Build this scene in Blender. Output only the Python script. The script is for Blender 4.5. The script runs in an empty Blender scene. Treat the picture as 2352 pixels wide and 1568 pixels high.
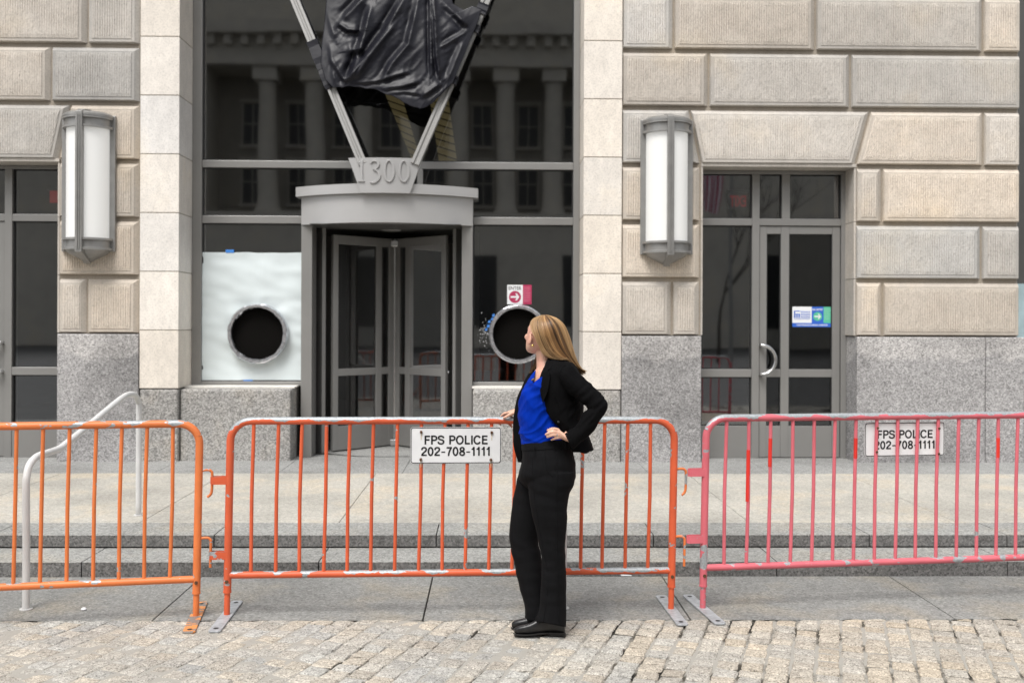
import bpy, bmesh, math, random
from mathutils import Vector, Matrix, noise as mnoise
random.seed(7)
R = math.radians
sc = bpy.context.scene
col = sc.collection

# ------------------------------------------------------------------ camera
CAM_H, FPX, YAW, ROLL = 1.67, 35.0 / 36.0 * 2352.0, R(1.15), 0.0040
_F = Vector((math.sin(YAW), math.cos(YAW), 0))
_r = Vector((math.cos(YAW), -math.sin(YAW), 0)); _u = Vector((0, 0, 1))
_R = _r * math.cos(ROLL) + _u * math.sin(ROLL)
_U = _u * math.cos(ROLL) - _r * math.sin(ROLL)
cd = bpy.data.cameras.new('camera'); cam = bpy.data.objects.new('camera', cd); col.objects.link(cam)
cd.sensor_width = 36; cd.lens = 35; cd.shift_y = -49 / 2352.0
cd.clip_start = 0.05; cd.clip_end = 600
cd.dof.use_dof = True; cd.dof.focus_distance = 5.35; cd.dof.aperture_fstop = 2.6
m = Matrix.Identity(4)
for i in range(3):
    m[i][0] = _R[i]; m[i][1] = _U[i]; m[i][2] = -_F[i]
m[0][3], m[1][3], m[2][3] = 0, 0, CAM_H
cam.matrix_world = m
sc.camera = cam

# ------------------------------------------------------------------ world and sun (bright overcast)
SUN_EL, SUN_AZ = R(58), R(205)          # azimuth of the sun, clockwise from +Y
w = bpy.data.worlds.new('World'); sc.world = w; w.use_nodes = True
nt = w.node_tree
bg = nt.nodes['Background']
sky = nt.nodes.new('ShaderNodeTexSky'); sky.sky_type = 'NISHITA'; sky.sun_disc = False
sky.sun_elevation = SUN_EL; sky.sun_rotation = SUN_AZ; sky.dust_density = 3.0
hs = nt.nodes.new('ShaderNodeHueSaturation'); hs.inputs['Saturation'].default_value = 0.16
nt.links.new(sky.outputs[0], hs.inputs['Color']); nt.links.new(hs.outputs[0], bg.inputs['Color'])
bg.inputs['Strength'].default_value = 0.135
sl = bpy.data.lights.new('sun', 'SUN'); sl.energy = 1.5; sl.angle = R(26); sl.color = (1, .97, .93)
so = bpy.data.objects.new('sun', sl); col.objects.link(so)
sd = Vector((math.sin(SUN_AZ) * math.cos(SUN_EL), math.cos(SUN_AZ) * math.cos(SUN_EL), math.sin(SUN_EL)))
so.rotation_euler = sd.to_track_quat('Z', 'Y').to_euler(); so.location = (0, -10, 20)
sc.view_settings.view_transform = 'Standard'; sc.view_settings.look = 'None'
sc.view_settings.exposure = 0.75; sc.view_settings.gamma = 1; sc.view_settings.use_curve_mapping = False
sc.render.engine = 'CYCLES'
sc.cycles.use_denoising = True; sc.cycles.max_bounces = 8; sc.cycles.transparent_max_bounces = 16
sc.cycles.caustics_reflective = False; sc.cycles.caustics_refractive = False

# ------------------------------------------------------------------ measuring helpers
def ray(px, py):
    return _F + _R * ((px - 1176) / FPX) - _U * ((py - 735) / FPX)
def pt(px, py, Y):
    d = ray(px, py); k = Y / d.y
    return Vector((d.x * k, Y, CAM_H + d.z * k))
def gp(px, py, z=0.0):
    d = ray(px, py); k = (z - CAM_H) / d.z
    return Vector((d.x * k, d.y * k, z))

# ------------------------------------------------------------------ materials
def new_mat(name):
    mt = bpy.data.materials.new(name); mt.use_nodes = True
    n = mt.node_tree
    return mt, n, n.nodes['Principled BSDF']
class N:
    """tiny node helper"""
    def __init__(s, n): s.n = n; s.geo = None
    def add(s, t, **kw):
        x = s.n.nodes.new(t)
        for k, v in kw.items(): setattr(x, k, v)
        return x
    def L(s, a, b): s.n.links.new(a, b)
    def pos(s):
        if not s.geo: s.geo = s.add('ShaderNodeNewGeometry')
        return s.geo.outputs['Position']
    def scaled(s, v):
        x = s.add('ShaderNodeVectorMath', operation='MULTIPLY'); s.L(s.pos(), x.inputs[0]); x.inputs[1].default_value = v
        return x.outputs[0]
    def noise(s, scale, detail=4, rough=.55, vec=None):
        x = s.add('ShaderNodeTexNoise'); x.inputs['Scale'].default_value = scale
        x.inputs['Detail'].default_value = detail; x.inputs['Roughness'].default_value = rough
        s.L(vec or s.pos(), x.inputs['Vector']); return x.outputs['Fac']
    def ramp(s, fac, stops):
        x = s.add('ShaderNodeValToRGB'); e = x.color_ramp.elements
        while len(e) < len(stops): e.new(.5)
        for el, (p, c) in zip(e, stops):
            el.position = p; el.color = (c[0], c[1], c[2], 1) if hasattr(c, '__len__') else (c, c, c, 1)
        s.L(fac, x.inputs[0]); return x.outputs['Color']
    def mix(s, fac, a, b, blend='MIX'):
        x = s.add('ShaderNodeMix', data_type='RGBA', blend_type=blend)
        for sock, v in ((x.inputs[0], fac), (x.inputs[6], a), (x.inputs[7], b)):
            if hasattr(v, 'is_output'): s.L(v, sock)
            elif hasattr(v, '__len__'): sock.default_value = (v[0], v[1], v[2], 1)
            else: sock.default_value = v
        return x.outputs[2]
    def math(s, op, a, b=0.0, clamp=False):
        x = s.add('ShaderNodeMath', operation=op); x.use_clamp = clamp
        for i, v in enumerate((a, b)):
            if hasattr(v, 'is_output'): s.L(v, x.inputs[i])
            else: x.inputs[i].default_value = v
        return x.outputs[0]
    def bump(s, h, strength, dist, bsdf):
        x = s.add('ShaderNodeBump'); x.inputs['Strength'].default_value = strength; x.inputs['Distance'].default_value = dist
        s.L(h, x.inputs['Height']); s.L(x.outputs[0], bsdf.inputs['Normal'])
    def attr(s, name):
        x = s.add('ShaderNodeAttribute'); x.attribute_name = name; return x.outputs['Color']
def plain(name, c, rough=.5, metal=0.0, var=.12, vscale=6, bump=0.0, bscale=60, spec=.5, coat=0):
    mt, n, b = new_mat(name); h = N(n)
    f = h.noise(vscale, 5)
    lo = tuple(x * (1 - var) for x in c); hi = tuple(min(1, x * (1 + var)) for x in c)
    h.L(h.ramp(f, [(.3, lo), (.7, hi)]), b.inputs['Base Color'])
    b.inputs['Roughness'].default_value = rough; b.inputs['Metallic'].default_value = metal
    b.inputs['Specular IOR Level'].default_value = spec; b.inputs['Coat Weight'].default_value = coat
    if bump: h.bump(h.noise(bscale, 4), bump, .004, b)
    return mt
M = {}
def stone(name, c, ribs=False, tint=True):
    mt, n, b = new_mat(name); h = N(n)
    big = h.noise(1.3, 6); fine = h.noise(70, 4, .6); med = h.noise(14, 5, .6, h.scaled((1, 1, .5)))
    cl = h.ramp(big, [(.3, tuple(x * .88 for x in c)), (.55, c), (.75, (c[0] * 1.06, c[1] * 1.02, c[2] * .95))])
    cl = h.mix(.6, cl, h.ramp(med, [(.3, .78), (.7, 1.0)]), 'MULTIPLY')
    cl = h.mix(.5, cl, h.ramp(fine, [(.30, .55), (.5, 1.0), (.7, 1.1)]), 'MULTIPLY')
    if tint: cl = h.mix(1.0, cl, h.attr('tint'), 'MULTIPLY')
    b.inputs['Roughness'].default_value = .85; b.inputs['Specular IOR Level'].default_value = .25
    if ribs:
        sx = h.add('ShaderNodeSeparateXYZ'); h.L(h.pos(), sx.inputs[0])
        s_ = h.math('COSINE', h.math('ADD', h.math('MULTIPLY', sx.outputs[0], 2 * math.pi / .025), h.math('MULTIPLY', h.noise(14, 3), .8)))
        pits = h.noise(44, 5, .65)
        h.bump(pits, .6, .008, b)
        groove = h.ramp(h.math('ADD', h.math('MULTIPLY', s_, .5), .5), [(.0, (.85, .82, .79)), (.6, 1.0)])   # shade of the rib grooves painted into the stone colour
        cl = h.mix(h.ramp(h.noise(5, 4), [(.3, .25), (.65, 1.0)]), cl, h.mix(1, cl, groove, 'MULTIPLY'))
        cl = h.mix(.7, cl, h.ramp(pits, [(.33, .68), (.46, 1.0)]), 'MULTIPLY')
    else:
        h.bump(fine, .25, .004, b)
    h.L(cl, b.inputs['Base Color'])
    return mt
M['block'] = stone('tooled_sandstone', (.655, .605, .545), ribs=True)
M['margin'] = stone('smooth_sandstone', (.545, .505, .455))
M['joint'] = stone('recessed_sandstone', (.36, .315, .26), tint=False)
M['pilaster'] = stone('pale_limestone', (.84, .81, .755))
def granite(name, c, contrast=1.0, stain=0.0, warm=0.0):
    mt, n, b = new_mat(name); h = N(n)
    v = h.add('ShaderNodeTexVoronoi'); v.inputs['Scale'].default_value = 95; h.L(h.pos(), v.inputs['Vector'])
    cell = h.add('ShaderNodeSeparateColor'); h.L(v.outputs['Color'], cell.inputs[0])
    k = contrast
    cl = h.ramp(cell.outputs[0], [(0, tuple(x * (1 - .62 * k) for x in c)), (.35, tuple(x * (1 - .12 * k) for x in c)),
                                  (.7, tuple(x * (1 + .12 * k) for x in c)), (1, tuple(min(1, x * (1 + .62 * k)) for x in c))])
    f2 = h.noise(26, 5, .65)
    cl = h.mix(.7, cl, h.ramp(f2, [(.3, .74), (.5, 1.0), (.7, 1.16)]), 'MULTIPLY')
    big = h.noise(1.1, 6, .6)
    cl = h.mix(.9, cl, h.ramp(big, [(.32, 1 - .25 - stain * .2), (.52, 1.0), (.7, 1.12)]), 'MULTIPLY')
    if warm:
        cl = h.mix(h.ramp(h.noise(2.2, 5), [(.5, 0), (.68, warm)]), cl, h.mix(1, cl, (1.12, .98, .78), 'MULTIPLY'))
    if stain:   # old wet line with an uneven edge near the top
        sx = h.add('ShaderNodeSeparateXYZ'); h.L(h.pos(), sx.inputs[0])
        e = h.math('ADD', sx.outputs[2], h.math('MULTIPLY', h.noise(2.5, 5), .55))
        cl = h.mix(h.ramp(h.math('MULTIPLY', e, .5), [(.765, 0), (.79, .7)]), cl, h.mix(1, cl, (1.42, 1.40, 1.37), 'MULTIPLY'))
    h.L(cl, b.inputs['Base Color']); b.inputs['Roughness'].default_value = .8; b.inputs['Specular IOR Level'].default_value = .3
    h.bump(f2, .3, .004, b)
    return mt
M['granite'] = granite('grey_granite', (.335, .327, .325), .8, .6)
M['granite_low'] = granite('weathered_granite', (.33, .32, .305), .9, 0, .3)
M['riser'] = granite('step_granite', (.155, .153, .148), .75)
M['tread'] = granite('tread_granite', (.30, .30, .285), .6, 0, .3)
M['pave'] = granite('sidewalk_granite', (.25, .25, .238), .5, 0, .5)
M['plaza'] = granite('plaza_granite', (.435, .415, .37), .36, 0, .5)
M['border'] = granite('border_granite', (.29, .29, .28), .55)
M['metal'] = plain('painted_grey_metal', (.265, .26, .25), .42, .35, .06, 2)
M['metal_light'] = plain('pale_grey_metal', (.43, .425, .42), .4, .3, .05, 2)
M['strut'] = plain('strut_grey_metal', (.27, .265, .255), .5, .2, .05, 2)
M['metal_dark'] = plain('dark_grey_metal', (.10, .098, .093), .45, .3, .08, 2)
M['lampmetal'] = plain('lamp_grey_metal', (.30, .295, .285), .4, .45, .1, 8)
M['steel'] = plain('brushed_steel', (.6, .6, .6), .22, 1.0, .08, 20)
M['black'] = plain('black_void', (.006, .0055, .005), .9, 0, .1, 3, spec=.05)
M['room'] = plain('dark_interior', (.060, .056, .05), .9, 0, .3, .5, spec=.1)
M['gasket'] = plain('black_gasket', (.02, .02, .02), .7)
M['dark_joint'] = plain('dark_joint_filler', (.03, .029, .027), .95, 0, .4, 8)
M['white_paint'] = plain('white_rail_paint', (.62, .62, .61), .35, 0, .06, 6)
M['sign_white'] = plain('white_sign_enamel', (.74, .74, .745), .35, 0, .05, 9)
M['ink'] = plain('black_ink', (.012, .012, .013), .4)
M['rust'] = plain('rusty_steel', (.10, .045, .02), .9, 0, .5, 160)
M['ruststain'] = plain('pale_rust_stain', (.56, .46, .30), .6, 0, .2, 80)
M['bluetape'] = plain('blue_tape', (.05, .22, .62), .6)
M['sign_red'] = plain('crimson_print', (.42, .035, .10), .4)
M['sign_blue'] = plain('blue_print', (.035, .13, .55), .4)
M['sign_green'] = plain('green_print', (.10, .50, .32), .4)
M['print_white'] = plain('white_print', (.78, .79, .8), .4, 0, .03)
M['gold'] = plain('gold_metal', (.75, .5, .18), .25, 1.0)
def emit(name, c, s, base=None):
    mt, n, b = new_mat(name)
    b.inputs['Base Color'].default_value = (*(base or c), 1); b.inputs['Emission Color'].default_value = (*c, 1)
    b.inputs['Emission Strength'].default_value = s; b.inputs['Roughness'].default_value = .4
    return mt
M['lampglass'] = emit('lit_opal_glass', (1, .99, .96), .17, (.60, .60, .585))
M['exit'] = emit('red_exit_light', (1, .05, .06), .10, (.2, .02, .02))
M['louvre'] = emit('gold_louvre_added_glow', (.9, .74, .36), .055, (.3, .25, .14))  # slats are no lamp: weak emission stands in for hall light on them
def glass(name, tint, k, wav=.0):
    mt = bpy.data.materials.new(name); mt.use_nodes = True; n = mt.node_tree; h = N(n)
    n.nodes.remove(n.nodes['Principled BSDF']); out = n.nodes['Material Output']
    tr = h.add('ShaderNodeBsdfTransparent'); tr.inputs[0].default_value = (tint, tint, tint * .98, 1)
    gl = h.add('ShaderNodeBsdfGlossy'); gl.inputs['Roughness'].default_value = 0.026; gl.inputs[0].default_value = (.96, .98, 1, 1)
    fr = h.add('ShaderNodeFresnel'); fr.inputs[0].default_value = 1.52
    if wav:
        bp = h.add('ShaderNodeBump'); bp.inputs['Strength'].default_value = wav; bp.inputs['Distance'].default_value = .02
        h.L(h.noise(.9, 1), bp.inputs['Height']); h.L(bp.outputs[0], gl.inputs['Normal'])
    mx = h.add('ShaderNodeMixShader'); h.L(h.math('MULTIPLY', fr.outputs[0], k, True), mx.inputs[0])
    h.L(tr.outputs[0], mx.inputs[1]); h.L(gl.outputs[0], mx.inputs[2]); h.L(mx.outputs[0], out.inputs[0])
    return mt
M['glass'] = glass('window_glass', .66, 5.8, .06)
M['glass_dark'] = glass('door_glass', .5, 2.6, .05)
def worn(name, paint, bias, scale=16, metal=(.37, .395, .41), dirt=.15):
    """flaking paint over galvanised steel; bias > 0: more bare metal, most on upward faces"""
    mt, n, b = new_mat(name); h = N(n)
    geo = h.add('ShaderNodeNewGeometry'); sx = h.add('ShaderNodeSeparateXYZ'); h.L(geo.outputs['Normal'], sx.inputs[0])
    nz = h.noise(scale, 4, .55, h.scaled((.55, 1, 1)))
    lo = h.noise(scale * .22, 3)
    f = h.math('ADD', h.math('ADD', h.math('SUBTRACT', h.math('MULTIPLY', nz, 2.0), .5), h.math('MULTIPLY', lo, .9)), -.15) if 0 else h.math('ADD', h.math('ADD', h.math('SUBTRACT', h.math('MULTIPLY', nz, 2.0), .5), h.math('MULTIPLY', lo, .6)), h.math('MULTIPLY', sx.outputs[2], bias[1]))
    f = h.math('ADD', f, bias[0])
    mask = h.ramp(f, [(.985, 0), (1.0, 1)])
    pv = h.ramp(h.noise(5, 5), [(.3, tuple(x * .86 for x in paint)), (.7, tuple(min(1, x * 1.08) for x in paint))])
    mv = h.ramp(h.noise(90, 4), [(.3, tuple(x * .75 for x in metal)), (.7, tuple(x * 1.2 for x in metal))])
    h.L(h.mix(mask, pv, mv), b.inputs['Base Color']); b.inputs['Roughness'].default_value = .48
    h.L(h.math('MULTIPLY', mask, .35), b.inputs['Metallic'])
    h.bump(h.math('SUBTRACT', 1.0, mask), .35, .002, b)
    return mt
OR1, OR2, PK = (.70, .185, .05), (.65, .11, .04), (.64, .14, .172)
M['orange_rail'] = worn('flaking_orange_paint', OR1, (.03, .12)); M['orange_bar'] = worn('orange_bar_paint', OR1, (-.18, 0))
M['orange_low'] = worn('orange_low_rail_paint', OR1, (.0, .14), 14)
M['red_rail'] = worn('worn_red_orange_paint', OR2, (.14, .55), 13); M['red_bar'] = worn('red_orange_bar_paint', OR2, (-.16, 0))
M['red_low'] = worn('flaking_red_orange_paint', OR2, (.05, .22), 11); M['red_post'] = worn('red_orange_post_paint', OR2, (-.10, 0))
M['pink_rail'] = worn('worn_pink_paint', PK, (.10, .52), 15); M['pink_bar'] = worn('pink_bar_paint', PK, (-.24, 0))
M['pink_low'] = worn('pink_low_rail_paint', PK, (-.01, .05), 14); M['pink_post'] = worn('flaking_pink_post_paint', PK, (-.015, 0))
M['galv'] = plain('galvanised_steel', (.43, .45, .47), .5, .35, .22, 30)
M['orange_foot'] = worn('chipped_orange_foot_paint', (.70, .28, .09), (.16, .0), 14, (.28, .26, .24))
M['red_bit'] = plain('bright_red_paint', (.66, .03, .02), .5)

# ------------------------------------------------------------------ mesh helpers
class MB:
    def __init__(s): s.v = []; s.f = []; s.t = []; s.mi = []; s.cur = (1, 1, 1); s.m = 0
    def face(s, idx): s.f.append(tuple(idx)); s.t.append(s.cur); s.mi.append(s.m)
    def add(s, verts, faces):
        o = len(s.v); s.v.extend(Vector(p) for p in verts)
        for f in faces: s.face([i + o for i in f])
    def box(s, x0, x1, y0, y1, z0, z1):
        if x0 > x1: x0, x1 = x1, x0
        s.add([(x0, y0, z0), (x1, y0, z0), (x1, y1, z0), (x0, y1, z0), (x0, y0, z1), (x1, y0, z1), (x1, y1, z1), (x0, y1, z1)],
              [(0, 3, 2, 1), (4, 5, 6, 7), (0, 1, 5, 4), (1, 2, 6, 5), (2, 3, 7, 6), (3, 0, 4, 7)])
        return s
    def rings(s, rings, cap=True, closed=True):
        o = len(s.v); n = len(rings[0])
        for r in rings: s.v.extend(Vector(p) for p in r)
        for a in range(len(rings) - 1):
            for i in range(n if closed else n - 1):
                j = (i + 1) % n
                s.face((o + a * n + i, o + a * n + j, o + (a + 1) * n + j, o + (a + 1) * n + i))
        if cap:
            s.face([o + i for i in range(n)][::-1]); s.face([o + (len(rings) - 1) * n + i for i in range(n)])
        return s
    def tube(s, pts, r, n=10, cap=True, flat=1.0):
        pts = [Vector(p) for p in pts]; k = len(pts)
        rr = r if hasattr(r, '__len__') else [r] * k
        tan = []
        for i in range(k):
            a = pts[max(i - 1, 0)]; b = pts[min(i + 1, k - 1)]; d = (b - a)
            tan.append(d.normalized() if d.length > 1e-9 else Vector((0, 0, 1)))
        up = Vector((0, 1, 0)) if abs(tan[0].y) < .9 else Vector((1, 0, 0))
        nrm = (up - tan[0] * up.dot(tan[0])).normalized(); out = []
        for i in range(k):
            nrm = (nrm - tan[i] * nrm.dot(tan[i])).normalized(); bn = tan[i].cross(nrm)
            out.append([pts[i] + (nrm * math.cos(2 * math.pi * j / n) * flat + bn * math.sin(2 * math.pi * j / n)) * rr[i] for j in range(n)])
        return s.rings(out, cap)
    def prism(s, poly, y0, y1):
        """poly: (x,z) outline, extruded from y0 to y1"""
        n = len(poly)
        return s.rings([[(x, y0, z) for x, z in poly], [(x, y1, z) for x, z in poly]])
    def lathe(s, prof, c, n=24, a0=0, a1=2 * math.pi):
        """prof: (radius, z); about the vertical through c=(x,y)"""
        full = abs(a1 - a0 - 2 * math.pi) < 1e-6
        k = n if full else n + 1
        rs = [[(c[0] + r * math.cos(a0 + (a1 - a0) * j / n), c[1] + r * math.sin(a0 + (a1 - a0) * j / n), z) for j in range(k)] for r, z in prof]
        return s.rings(rs, False, full)
    def build(s, name, mat, parent=None, smooth=False, bevel=0, tint=False, label=None, sub=0):
        me = bpy.data.meshes.new(name)
        me.from_pydata([tuple(p) for p in s.v], [], s.f)
        mats = mat if isinstance(mat, (list, tuple)) else [mat]
        for x in mats: me.materials.append(M[x] if isinstance(x, str) else x)
        for p, mi in zip(me.polygons, s.mi):
            p.material_index = mi; p.use_smooth = bool(smooth)
        if tint:
            ca = me.color_attributes.new('tint', 'FLOAT_COLOR', 'CORNER')
            for p, t in zip(me.polygons, s.t):
                for li in p.loop_indices: ca.data[li].color = (*t, 1)
        bm = bmesh.new(); bm.from_mesh(me); bmesh.ops.recalc_face_normals(bm, faces=bm.faces); bm.to_mesh(me); bm.free()
        if smooth and smooth is not True: me.set_sharp_from_angle(angle=R(smooth))
        o = bpy.data.objects.new(name, me); col.objects.link(o)
        if parent is not None:
            o.parent = parent
        if bevel:
            b = o.modifiers.new('bevel', 'BEVEL'); b.width = bevel; b.segments = 2; b.limit_method = 'ANGLE'; b.angle_limit = R(40)
        if label: o['label'] = label
        return o
def tag(o, label, cat, group=None, kind=None):
    if label: o['label'] = label
    if cat: o['category'] = cat
    if group: o['group'] = group
    if kind: o['kind'] = kind
    return o
def thing(name, label, cat, loc=(0, 0, 0), rotz=0, group=None):
    o = bpy.data.objects.new(name, None); col.objects.link(o); o.location = loc; o.rotation_euler = (0, 0, rotz)
    o.empty_display_size = .2
    return tag(o, label, cat, group)
def arc(c, r, a0, a1, n):
    return [(c[0] + r * math.cos(a0 + (a1 - a0) * i / n), c[1] + r * math.sin(a0 + (a1 - a0) * i / n)) for i in range(n + 1)]
def text_mesh(body, size, x, z, y, name, mat, parent, align='CENTER', bold=0.0, extrude=.0015, width=None, mirror=False, height=None):
    cu = bpy.data.curves.new('lettering', 'FONT'); cu.body = body; cu.size = size; cu.align_x = align
    cu.offset = bold; cu.extrude = extrude; cu.resolution_u = 4
    o = bpy.data.objects.new('lettering', cu); col.objects.link(o)
    dg = bpy.context.evaluated_depsgraph_get(); me = bpy.data.meshes.new_from_object(o.evaluated_get(dg))
    bpy.data.objects.remove(o); bpy.data.curves.remove(cu)
    xs = [v.co.x for v in me.vertices]; zs = [v.co.y for v in me.vertices]
    wd, ht = max(xs) - min(xs), max(zs) - min(zs); cx, cz = (max(xs) + min(xs)) / 2, (max(zs) + min(zs)) / 2
    kx = width / wd if width else 1; kz = height / ht if height else 1
    for v in me.vertices:
        vx, vy, vz = v.co
        nx = (vx - cx) * kx; nz = (vy - cz) * kz
        v.co = Vector((x + (-nx if mirror else nx), y - vz, z + nz))
    me.materials.clear(); me.materials.append(M[mat])
    me.name = name
    ob = bpy.data.objects.new(name, me); col.objects.link(ob)
    if parent is not None: ob.parent = parent
    return ob
def crom(P, n):
    """Catmull-Rom through tuples, n samples per span"""
    P = [Vector(p) for p in P]; out = []
    for i in range(len(P) - 1):
        p0 = P[max(i - 1, 0)]; p1 = P[i]; p2 = P[i + 1]; p3 = P[min(i + 2, len(P) - 1)]
        for k in range(n):
            t = k / n
            out.append(.5 * ((2 * p1) + (p2 - p0) * t + (2 * p0 - 5 * p1 + 4 * p2 - p3) * t * t + (3 * p1 - p0 - 3 * p2 + p3) * t ** 3))
    out.append(P[-1]); return out

# ------------------------------------------------------------------ ground, sidewalk, steps, plaza
Z1, Z2 = .094, .184                       # the two low steps
Y_COB, Y_R1, Y_R2, Y_P1, Y_P2, YW = 5.55, 6.495, 6.89, 7.31, 9.655, 10.457
g = MB(); g.add([(-220, -200, -.06), (220, -200, -.06), (220, 230, -.06), (-220, 230, -.06)], [(0, 1, 2, 3)])
M['asphalt'] = plain('worn_asphalt', (.10, .10, .098), .9, 0, .25, 3, .3, 200)
tag(g.build('ground', 'asphalt'), None, None, kind='structure')
def slabs(name, mat, xs, y0, y1, z0, z1, gap=.004, skew=0):
    b = MB()
    for a, c in zip(xs[:-1], xs[1:]):
        t = random.uniform(.93, 1.06); b.cur = (t, t, t)
        b.box(a + gap, c - gap, y0 + gap, y1 - gap, z0, z1)
    o = b.build(name, mat, None, bevel=.004)
    return tag(o, None, None, kind='structure')
base = MB(); base.box(-13, 13, Y_COB + .002, YW + .6, -.058, -.03); base.box(-13, 13, Y_R1 + .03, YW + .6, -.03, Z1 - .03); base.box(-13, 13, Y_R2 + .035, YW + .6, Z1 - .03, Z2 - .03)
tag(base.build('step_foundation', 'dark_joint'), None, None, kind='structure')
slabs('sidewalk', 'pave', [-1.876 + 1.497 * k for k in range(-7, 9)], Y_COB, Y_R1, -.05, 0)
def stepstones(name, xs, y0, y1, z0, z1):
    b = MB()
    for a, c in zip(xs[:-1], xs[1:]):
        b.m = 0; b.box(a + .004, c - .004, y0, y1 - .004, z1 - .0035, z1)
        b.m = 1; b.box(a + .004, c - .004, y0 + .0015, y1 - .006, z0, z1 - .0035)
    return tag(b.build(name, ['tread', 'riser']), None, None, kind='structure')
x1 = [(p - 1130) * Y_R1 / FPX for p in (197, 735, 1243, 1790)]; x1 = [x1[0] - 1.53 * k for k in range(6, 0, -1)] + x1 + [x1[-1] + 1.53 * k for k in range(1, 6)]
stepstones('lower_step', x1, Y_R1, Y_R2 + .06, -.02, Z1)
x2 = [(p - 1130) * Y_R2 / FPX for p in (497, 1004, 1504, 2005, 2327)]; x2 = [x2[0] - 1.52 * k for k in range(7, 0, -1)] + x2 + [x2[-1] + 1.5 * k for k in range(1, 6)]
stepstones('upper_step', x2, Y_R2, Y_P1, Z1 + .011, Z2)
xp = [gp(p, 1200, Z2).x for p in (320, 778, 1240, 1722, 2200)]
slabs('plaza', 'plaza', [xp[0] - 1.56 * k for k in range(6, 0, -1)] + xp + [xp[-1] + 1.56 * k for k in range(1, 6)], Y_P1, Y_P2, Z2 - .05, Z2, .0025)
slabs('plaza_border', 'border', [xp[0] - .7 + 1.2 * k for k in range(-7, 14)], Y_P2, 10.84, Z2 - .05, Z2 + .0, .002)
fl = MB(); fl.box(-13, 13, 10.84, 18.6, Z2 - .06, Z2 - .004); tag(fl.build('entrance_floor', 'border'), None, None, kind='structure')

# granite setts, laid in lines turned 19.5 degrees
def setts():
    th = R(19.5); ca, sa = math.cos(th), math.sin(th); b = MB()
    rr = random.Random(3)
    wcol = .116; n0 = -54
    def world(a, c): return (a * ca + c * sa, -a * sa + c * ca)   # a: across, c: along
    K = 5; GRID = (0, .05, .28, .72, .95, 1)
    across = 0
    for i in range(n0, 54):
        w0 = wcol * rr.uniform(.93, 1.07)
        a0 = i * wcol; c = -1.5 + rr.uniform(-.03, .03)
        while c < 9:
            ln = .1085 * rr.uniform(.88, 1.12)
            X, Y = world(a0 + .06, c + ln / 2)
            if 3.6 < Y < Y_COB + .06 and -4.6 < X < 4.8:
                e_ = max(0, min(1, (X + 1.3) / 2.0)); gx = rr.uniform(.0008, .003) + rr.uniform(.002, .0048) * e_; gc = rr.uniform(.0008, .0025) + rr.uniform(.001, .0052) * e_
                zt = rr.uniform(-.004, .001); tx, ty = rr.uniform(-.03, .03), rr.uniform(-.03, .03)
                k = rr.uniform(.89, 1.09); wm = rr.uniform(-.045, .045) + max(-.01, min(.03, (X - .6) * .03))
                b.cur = (k * (1 + wm), k, k * (1 - 1.3 * wm))
                o = len(b.v); jit = [[(rr.uniform(-.004, .004), rr.uniform(-.004, .004)) for _ in range(K + 1)] for _ in range(K + 1)]
                sk = rr.uniform(-.006, .006)
                for p in range(K + 1):
                    for q in range(K + 1):
                        u, v = GRID[p], GRID[q]
                        ed = min(u, 1 - u, v, 1 - v)
                        uu = (.5 + (u - .5) * 1.0); vv = v
                        A = a0 + gx + (wcol - 2 * gx) * uu + jit[p][q][0] + sk * (vv - .5); C = c + gc + (ln - 2 * gc) * vv + jit[p][q][1]
                        x, y = world(A, C)
                        z = zt + tx * (u - .5) * .1 + ty * (v - .5) * .1
                        if ed < .01: z -= .007
                        elif ed < .25: z += .0 + rr.uniform(-.0015, .001)
                        else: z += .003 + rr.uniform(-.002, .002)
                        b.v.append(Vector((x, min(y, Y_COB - .007), min(z, .003))))
                for p in range(K):
                    for q in range(K):
                        b.face((o + p * (K + 1) + q, o + (p + 1) * (K + 1) + q, o + (p + 1) * (K + 1) + q + 1, o + p * (K + 1) + q + 1))
            c += ln
    return b
def sett_mat():
    mt, n, b = new_mat('beige_granite_setts'); h = N(n)
    c = (.45, .42, .372)
    v = h.add('ShaderNodeTexVoronoi'); v.inputs['Scale'].default_value = 170; h.L(h.pos(), v.inputs['Vector'])
    cell = h.add('ShaderNodeSeparateColor'); h.L(v.outputs['Color'], cell.inputs[0])
    cl = h.ramp(cell.outputs[0], [(0, .42), (.25, .86), (.75, 1.06), (1, 1.4)])
    cl = h.mix(1, (c[0], c[1], c[2]), cl, 'MULTIPLY')
    cl = h.mix(1, cl, h.attr('tint'), 'MULTIPLY')
    f = h.noise(30, 5, .65); cl = h.mix(.85, cl, h.ramp(f, [(.3, .68), (.52, 1.0), (.7, 1.15)]), 'MULTIPLY')
    cl = h.mix(.9, cl, h.ramp(h.noise(1.7, 4), [(.35, (.84, .84, .84)), (.6, (1.04, 1.03, 1.0))]), 'MULTIPLY')
    h.L(cl, b.inputs['Base Color']); b.inputs['Roughness'].default_value = .85; b.inputs['Specular IOR Level'].default_value = .25
    h.bump(h.noise(55, 5, .65), .7, .006, b); return mt
M['sett'] = sett_mat()
def mortar():
    mt, n, b = new_mat('sandy_joint_filling'); h = N(n)
    sx = h.add('ShaderNodeSeparateXYZ'); h.L(h.pos(), sx.inputs[0])
    f = h.math('ADD', h.math('MULTIPLY', sx.outputs[2], 40.0), h.math('ADD', h.math('MULTIPLY', h.noise(40, 4), .22), .75))   # deep joints coloured dark, full ones pale mortar
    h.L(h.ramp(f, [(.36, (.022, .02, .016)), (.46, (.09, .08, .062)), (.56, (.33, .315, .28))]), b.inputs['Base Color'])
    b.inputs['Roughness'].default_value = .95; h.bump(h.noise(60, 4), .6, .006, b); return mt
M['mortar'] = mortar()
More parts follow.
